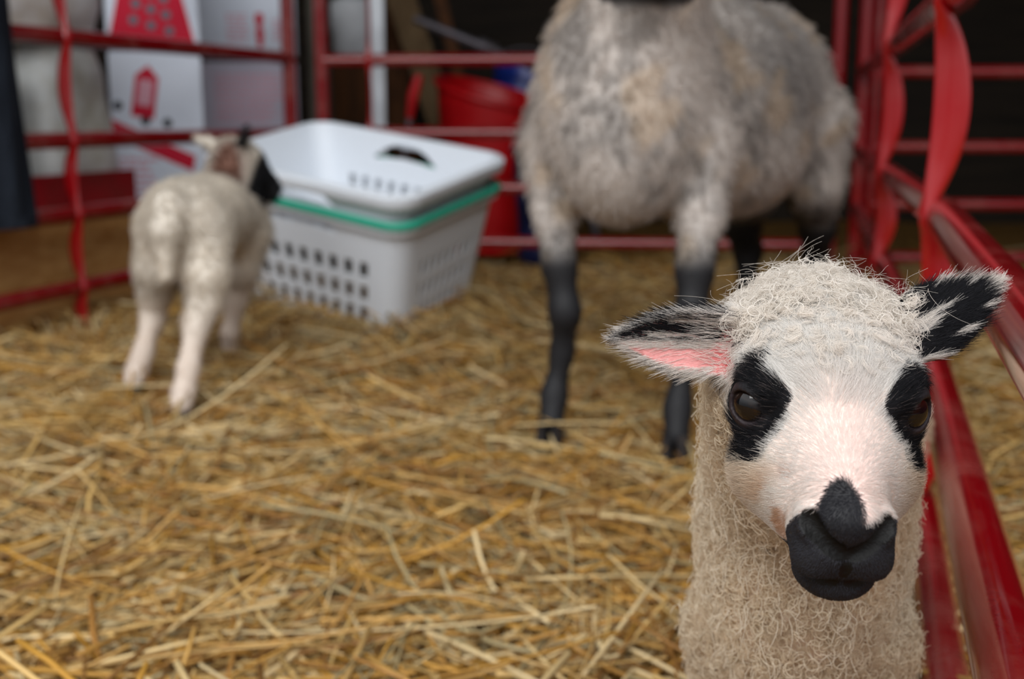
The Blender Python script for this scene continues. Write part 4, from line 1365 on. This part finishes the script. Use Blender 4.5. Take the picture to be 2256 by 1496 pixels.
def denim():
    """dark jeans folded over the top rail of the left panel"""
    p = np.array([-1.172, 2.83]); d = np.array([-0.316, -0.949]); nin = np.array([0.949, -0.316])
    root = empty('denim_jeans', (p[0], p[1], 0.3)); tag(root, 'dark blue denim jeans hung over the left panel, cut off by the picture edge', 'jeans')
    m = mat('dark_denim', lin(44, 50, 60), 0.9, 0.1, c2=lin(29, 33, 41), scale=9, bump=0.35, bscale=420, stretch=(1, 1, 0.4))
    L = 0.62
    base = np.array([LC[0], LC[1]]) + d * 1.385
    n = 60
    def sheet(off0, zb, seed, wtop, wbot, u0=0.0):
        rings = []
        K = 34
        for j in range(K + 1):
            t = j / K
            z = zb + (1.035 - zb) * t
            w = wbot + (wtop - wbot) * t
            ring = []
            for i in range(n):
                a = 2 * math.pi * i / n
                u = 0.5 + 0.5 * math.cos(a)
                th = 0.020 * math.copysign(abs(math.sin(a)) ** 0.6, math.sin(a)) + 0.012 * math.sin(9 * u + 3 * t + seed) * (1 - 0.5 * t) + 0.006 * math.sin(21 * u - 5 * t)
                uu = u0 + (1 - u) * w + 0.022 * (1 - t) * -1 * (1 if u > 0.5 else 0.3)
                q = base + d * uu + nin * (off0 + th)
                ring.append((q[0], q[1], z))
            rings.append(ring)
        b = MB(); b.loft(rings); return b
    sheet(0.052, 0.292, 0.3, 0.34, 0.30).build('front_leg', m, root, True, sm=True, angle=70)
    sheet(-0.048, 0.46, 2.0, 0.34, 0.30, 0.02).build('back_leg', m, root, True, sm=True, angle=70)
    b = MB()
    b.tube([np.array([*(base + d * (0.0 + 0.02) + nin * (0.052 * math.cos(a))), 1.035 + 0.045 * math.sin(a)]) for a in np.linspace(0, math.pi, 9)], 0.02, 10)
    rings = []
    for a in np.linspace(0, math.pi, 13):
        ring = []
        for o, u in ((-0.018, 0.0), (-0.018, 0.34), (0.018, 0.34), (0.018, 0.0)):
            q = base + d * u + nin * ((0.050 + o) * math.cos(a))
            ring.append((q[0], q[1], 1.03 + (0.050 + o) * math.sin(a)))
        rings.append(ring)
    b = MB(); b.loft(rings); b.build('waist_fold', m, root, True, sm=True)
    b = MB()
    rings = []
    for z in (0.288, 0.312):
        rings.append([(*(base + d * ((1 - (0.5 + 0.5 * math.cos(a))) * 0.302 - 0.022 * (1 if math.cos(a) > 0 else 0.3)) + nin * (0.052 + 0.0235 * math.copysign(abs(math.sin(a)) ** 0.6, math.sin(a)) + 0.012 * math.sin(9 * (0.5 + 0.5 * math.cos(a)) + 0.3))), z) for a in np.linspace(0, 2 * math.pi, n, endpoint=False)])
    b.loft(rings); b.build('hem', m, root, True, sm=True)
denim()

def back_things():
    M_grey = mat_wood('weathered_grey_timber', lin(74, 72, 66), lin(104, 98, 86), 3, 2)
    M_tan = mat_wood('dusty_plank', lin(112, 92, 66), lin(86, 66, 44), 3, 2)
    M_brown = mat_wood('brown_plank', lin(92, 56, 30), lin(60, 38, 24), 3, 2)
    M_steel = mat('dull_steel', lin(120, 116, 124), 0.45, 0.5, metal=0.6, c2=lin(90, 84, 88), scale=9)
    M_tub = mat('red_plastic', lin(178, 8, 16), 0.35, 0.5)
    M_blue = mat('blue_plastic', lin(24, 52, 150), 0.35, 0.5)
    M_navy = mat('navy_plastic', lin(16, 24, 62), 0.4, 0.5)
    M_black = mat('black_rubber', lin(22, 22, 24), 0.6, 0.4)
    M_wbag = mat('white_plastic_bag', lin(220, 224, 230), 0.4, 0.4, bump=0.4, bscale=20)
    def boardthing(name, label, cat, a, b_, w, t, m, group=None, yaw=0):
        a = np.array(a, float); b_ = np.array(b_, float)
        z = unit(b_ - a); x = np.array([math.cos(yaw), math.sin(yaw), 0]); x = unit(x - z * (x @ z)); y = np.cross(z, x)
        bb = MB(); bb.box((a + b_) / 2, (w, t, np.linalg.norm(b_ - a)), np.stack([x, y, z], 1))
        o = bb.build(name, m, None, bevel=0.004); tag(o, label, cat, group); return o
    boardthing('timber_post', 'grey weathered timber post in the gap at the corner of the pen', 'post', (-0.745, 4.62, -0.02), (-0.745, 4.62, 1.6), 0.075, 0.09, M_grey)
    boardthing('plank', 'wide dusty tan plank leaning diagonally behind the back panel', 'plank', (-0.14, 5.14, 0.0), (-0.54, 5.37, 1.20), 0.125, 0.03, M_tan, 'planks leaning behind the back panel')
    boardthing('plank', 'narrow reddish brown plank leaning right of the wide tan one', 'plank', (-0.06, 5.22, 0.0), (-0.36, 5.47, 1.20), 0.055, 0.03, M_brown, 'planks leaning behind the back panel')
    boardthing('plank', 'dark plank leaning left of the wide tan one, behind the back panel', 'plank', (-0.46, 5.44, 0.0), (-0.60, 5.64, 1.20), 0.13, 0.03, M_brown, 'planks leaning behind the back panel')
    boardthing('white_board', 'narrow upright white board behind the back panel, beside its upright strap', 'board', (-0.525, 4.62, -0.02), (-0.525, 4.66, 1.2), 0.055, 0.02, M_white)
    # steel bar with a knuckle, slanting down to the right
    root = empty('steel_bar', (0.0, 5.0, 0.75)); tag(root, 'dull steel bar slanting down to the right, above the red tub', 'bar')
    b = MB(); b.tube([(-0.40, 4.9, 0.935), (0.12, 5.0, 0.735)], 0.018, 14); b.build('shaft', M_steel, root, True, sm=True)
    b = MB(); b.tube([(-0.14, 4.945, 0.834), (-0.07, 4.96, 0.808)], 0.030, 14); b.build('knuckle', M_steel, root, True, sm=True)
    b = MB(); b.tube([(0.12, 5.0, 0.735), (0.30, 5.06, 0.30), (0.38, 5.08, -0.01)], 0.02, 14); b.build('leg', M_steel, root, True, sm=True)
    # red tub
    def tub(name, label, c, r0, r1, z0, z1, m, sx=1.0, lip=0.012, dip=0.0, cat='tub', handle=None):
        root = empty(name, (c[0], c[1], z0)); tag(root, label, cat)
        b = MB(); n = 48; rings = []
        H = z1 - z0
        prof = [(0.0, r0 * 0.98), (0.02, r0)] + [(t, r0 + (r1 - r0) * t) for t in np.linspace(0.1, 1, 8)] + [(1.0, r1 - 0.006)] + [(t, r0 + (r1 - r0) * t - 0.006) for t in (0.7, 0.3, 0.06)]
        for t, r_ in prof:
            rings.append([(sx * r_ * math.cos(a), r_ * math.sin(a), H * t * (1 - dip * t * (0.5 + 0.5 * math.cos(a - R(-35))))) for a in np.linspace(0, 2 * math.pi, n, endpoint=False)])
        b.loft(rings); b.build('shell', m, root, False, sm=True, angle=50)
        b = MB(); pts = [(sx * (r1 + 0.002) * math.cos(a), (r1 + 0.002) * math.sin(a), H * (1 - dip * (0.5 + 0.5 * math.cos(a - R(-35))))) for a in np.linspace(0, 2 * math.pi, n + 1)]
        b.tube(pts, lip, 10); b.build('rim', m, root, False, sm=True)
        if handle:
            b = MB(); b.tube([(sx * r1 * math.cos(a), 0.03, H + 0.0 + handle * math.sin(a)) for a in np.linspace(0, math.pi, 20)], 0.004, 8)
            b.build('bail_handle', M_steel, root, False, sm=True)
        return root
    tub('feed_tub', 'big red plastic tub with a scooped rim behind the back panel, beside the ewe', (-0.085, 4.78), 0.175, 0.220, 0.0, 0.700, M_tub, 1.0, 0.013, 0.19)
    tub('bucket', 'bright blue bucket tipped up behind the scooped red tub, half hidden by the ewe', (0.02, 5.25), 0.12, 0.150, 0.392, 0.77, M_blue, 1.0, 0.009, 0.0, 'bucket', 0.10).rotation_euler = (R(-14), R(8), 0)
    boardthing('wooden_stand', 'dark wooden block carrying the blue bucket behind the red tub', 'stand', (0.04, 5.25, -0.02), (0.04, 5.25, 0.352), 0.15, 0.18, M_brown)
    tub('bucket', 'dark navy bucket on the ground behind the back panel, next to the ewe\'s shoulder', (0.115, 4.36), 0.085, 0.115, 0.0, 0.420, M_navy, 1.0, 0.008, 0.0, 'bucket', 0.06)
    tub('rubber_pan', 'black rubber feed pan on a low stand behind the back panel, left of its strap', (-0.640, 4.85), 0.10, 0.125, 0.35, 0.50, M_black, 1.0, 0.012, 0.0, 'pan')
    boardthing('wooden_stand', 'dark wooden block under the black rubber pan behind the back panel', 'stand', (-0.640, 4.85, -0.02), (-0.640, 4.85, 0.346), 0.20, 0.2, M_brown)
    # white bag and red tool
    sack('white plastic bag hanging full behind the back panel, beside the corner post', (-0.700, 5.28), 0.10, 0.09, 0.76, 1.06, R(0), lin(222, 226, 232), lin(196, 200, 206), 14, 'plastic_bag')
    boardthing('shelf_block', 'dark timber block carrying the white bag behind the corner of the pen', 'stand', (-0.700, 5.28, -0.02), (-0.700, 5.28, 0.752), 0.2, 0.2, M_brown)
    root = empty('hand_tool', (-0.36, 4.58, 0.45)); tag(root, 'small tool with a red grip leaning behind the back panel, left of the red tub', 'tool')
    b = MB(); b.tube([(-0.400, 4.60, 0.535), (-0.385, 4.60, 0.62), (-0.360, 4.60, 0.70)], [0.014, 0.022, 0.017], 12); b.build('grip', M_tub, root, True, sm=True)
    b = MB(); b.tube([(-0.400, 4.60, 0.535), (-0.440, 4.60, 0.28), (-0.48, 4.60, -0.02)], 0.010, 10); b.build('shaft', M_steel, root, True, sm=True)
back_things()

# ------------------------------------------------------------------ straw bedding
def straw(N, name, lenr, radr, near, z_lift, steep, seed, label_kind='stuff', cols=None):
    g = np.random.default_rng(seed)
    # denser towards the viewer
    Y = near + (4.45 - near) * g.random(N) ** 1.35
    half = 0.50 * Y + 0.40
    X = g.uniform(-1, 1, N) * half
    keep = X > -0.77 - (4.1 - Y) * 0.333 - 0.10
    X, Y = X[keep], Y[keep]; N = len(X)
    L = np.exp(g.normal(math.log(lenr), 0.45, N)); r = radr * g.uniform(0.55, 1.35, N)
    az = g.uniform(0, 2 * math.pi, N)
    el = np.abs(g.normal(0, steep, N)) * np.where(g.random(N) < 0.12, 3.2, 1.0)
    el = np.minimum(el, np.arcsin(np.minimum(0.075 / L, 0.9)))
    K = 7
    t = np.linspace(-0.5, 0.5, K)
    bend = g.normal(0, 0.55, N); kink = (g.random(N) < 0.18) * g.normal(0, 0.9, N)
    a = az[:, None] + bend[:, None] * t[None] + kink[:, None] * (t[None] > 0.1)
    sx = np.cos(a); sy = np.sin(a)
    st = L[:, None] / (K - 1)
    px = np.cumsum(sx * st, 1); py = np.cumsum(sy * st, 1)
    px -= px.mean(1, keepdims=True); py -= py.mean(1, keepdims=True)
    cx = X[:, None] + px * np.cos(el)[:, None]; cy = Y[:, None] + py * np.cos(el)[:, None]
    sag = g.normal(0, 0.05, N)[:, None] * (t[None] ** 2) * L[:, None] * 4
    cz = ground(cx, cy) + z_lift * g.random(N)[:, None] ** 1.5 + 0.001 + (t[None] + 0.5) * L[:, None] * np.sin(el)[:, None] - 0.10 * L[:, None] * np.sin(el)[:, None] + sag
    T = np.stack([np.gradient(cx, axis=1), np.gradient(cy, axis=1), np.gradient(cz, axis=1)], -1); T = unit(T)
    S_ = unit(np.cross(T, np.array([0, 0, 1.0]))); U = np.cross(S_, T)
    rot = g.uniform(0, math.pi, N)[:, None, None]
    A = S_ * np.cos(rot) + U * np.sin(rot); B = -S_ * np.sin(rot) + U * np.cos(rot)
    flat = g.uniform(0.35, 0.9, N)[:, None, None]
    C = np.stack([cx, cy, cz], -1)
    rr = r[:, None, None]
    ring = [C + A * rr, C + B * rr * flat, C - A * rr, C - B * rr * flat]
    V = np.stack(ring, 2)                       # N,K,4,3
    idx = np.arange(N * K * 4).reshape(N, K, 4)
    Q = np.stack([idx[:, :-1, :], np.roll(idx, -1, 2)[:, :-1, :], np.roll(idx, -1, 2)[:, 1:, :], idx[:, 1:, :]], -1).reshape(-1, 4)
    caps = np.concatenate([idx[:, 0, ::-1], idx[:, -1, :]])
    Q = np.concatenate([Q, caps])
    pal = np.array([lin(*c) for c in cols])
    ci = g.choice(len(pal), N, p=None)
    col = pal[ci] * g.uniform(0.75, 1.15, N)[:, None]
    cv = np.repeat(col, K * 4, 0)
    V = V.reshape(-1, 3)
    return V, Q, cv

PAL = [tuple(v * 0.93 for v in c) for c in [(206, 160, 88), (222, 184, 116), (190, 140, 66), (232, 206, 156), (170, 120, 58), (208, 170, 104), (150, 106, 54), (226, 196, 140), (186, 150, 92), (178, 160, 118), (200, 148, 60)]]
parts = [straw(26000, 's', 0.13, 0.0026, 0.75, 0.030, 0.10, 3, cols=PAL),
         straw(14000, 's', 0.06, 0.0024, 0.75, 0.030, 0.16, 4, cols=PAL),
         straw(9000, 's', 0.19, 0.0028, 0.75, 0.040, 0.13, 5, cols=PAL)]
# stalks pushed up against the foot of the left panel
def tuft(N, cx, cy, sx, sy, seed):
    g = np.random.default_rng(seed)
    t = np.linspace(0, 1, 6)[None]
    x0 = g.normal(cx, sx, N); y0 = g.normal(cy, sy, N)
    az = g.uniform(0, 6.283, N); el = g.uniform(0.3, 1.3, N); L = g.uniform(0.05, 0.12, N); r = g.uniform(0.0012, 0.0028, N)
    b = g.normal(0, 0.5, N)[:, None]
    e2 = el[:, None] - np.abs(b) * t
    px = x0[:, None] + np.cos(az)[:, None] * L[:, None] * t * np.cos(e2); py = y0[:, None] + np.sin(az)[:, None] * L[:, None] * t * np.cos(e2)
    pz = ground(x0, y0)[:, None] - 0.01 + L[:, None] * t * np.sin(e2)
    C = np.stack([px, py, pz], -1)
    ring = np.stack([C + o for o in (np.array([1, 0, 0]) * r[:, None, None], np.array([0, 1, 0.3]) * r[:, None, None], np.array([-1, 0, 0]) * r[:, None, None], np.array([0, -1, -0.3]) * r[:, None, None])], 2)
    K = 6; idx = np.arange(N * K * 4).reshape(N, K, 4)
    Q = np.stack([idx[:, :-1, :], np.roll(idx, -1, 2)[:, :-1, :], np.roll(idx, -1, 2)[:, 1:, :], idx[:, 1:, :]], -1).reshape(-1, 4)
    pal = np.array([lin(*c) for c in PAL])
    col = pal[g.integers(0, len(pal), N)] * g.uniform(0.7, 1.1, N)[:, None]
    return ring.reshape(-1, 3), np.concatenate([Q, idx[:, -1, :]]), np.repeat(col, K * 4, 0)
parts.append(tuft(900, -1.06, 2.78, 0.10, 0.22, 6))
off = 0; Vs, Qs, Cs = [], [], []
for V, Q, c in parts:
    Vs.append(V); Qs.append(Q + off); Cs.append(c); off += len(V)
me = np_mesh('straw_bedding', np.concatenate(Vs), np.concatenate(Qs), np.concatenate(Cs), sm=False)
tag(link('straw_bedding', me, M_straw), 'loose golden straw bedding spread over the whole pen floor', 'straw', None, 'stuff')

def straw_in_basket():
    """litter lying in the bottom basket, seen through its slots"""
    g = np.random.default_rng(12)
    b = MB(); n = 36
    rings = []
    for t, hh in ((1.0, 0.008), (0.97, 0.075), (0.7, 0.105), (0.35, 0.115), (0.05, 0.118)):
        pts = rrect(0.245 * t, 0.172 * t, 0.05 * t, 9)
        rings.append([(x, y, hh + 0.006 * math.sin(30 * x + 20 * y)) for x, y in pts])
    b.loft(rings)
    o = b.build('straw_heap', M_floor, None, sm=True)
    o.location = tuple(BK_POS + BK_R @ np.array([0, 0, -0.044])); o.rotation_euler = Matrix(BK_R.tolist()).to_euler()
    tag(o, 'brown straw litter lying inside the bottom laundry basket', 'straw', None, 'stuff')
straw_in_basket()
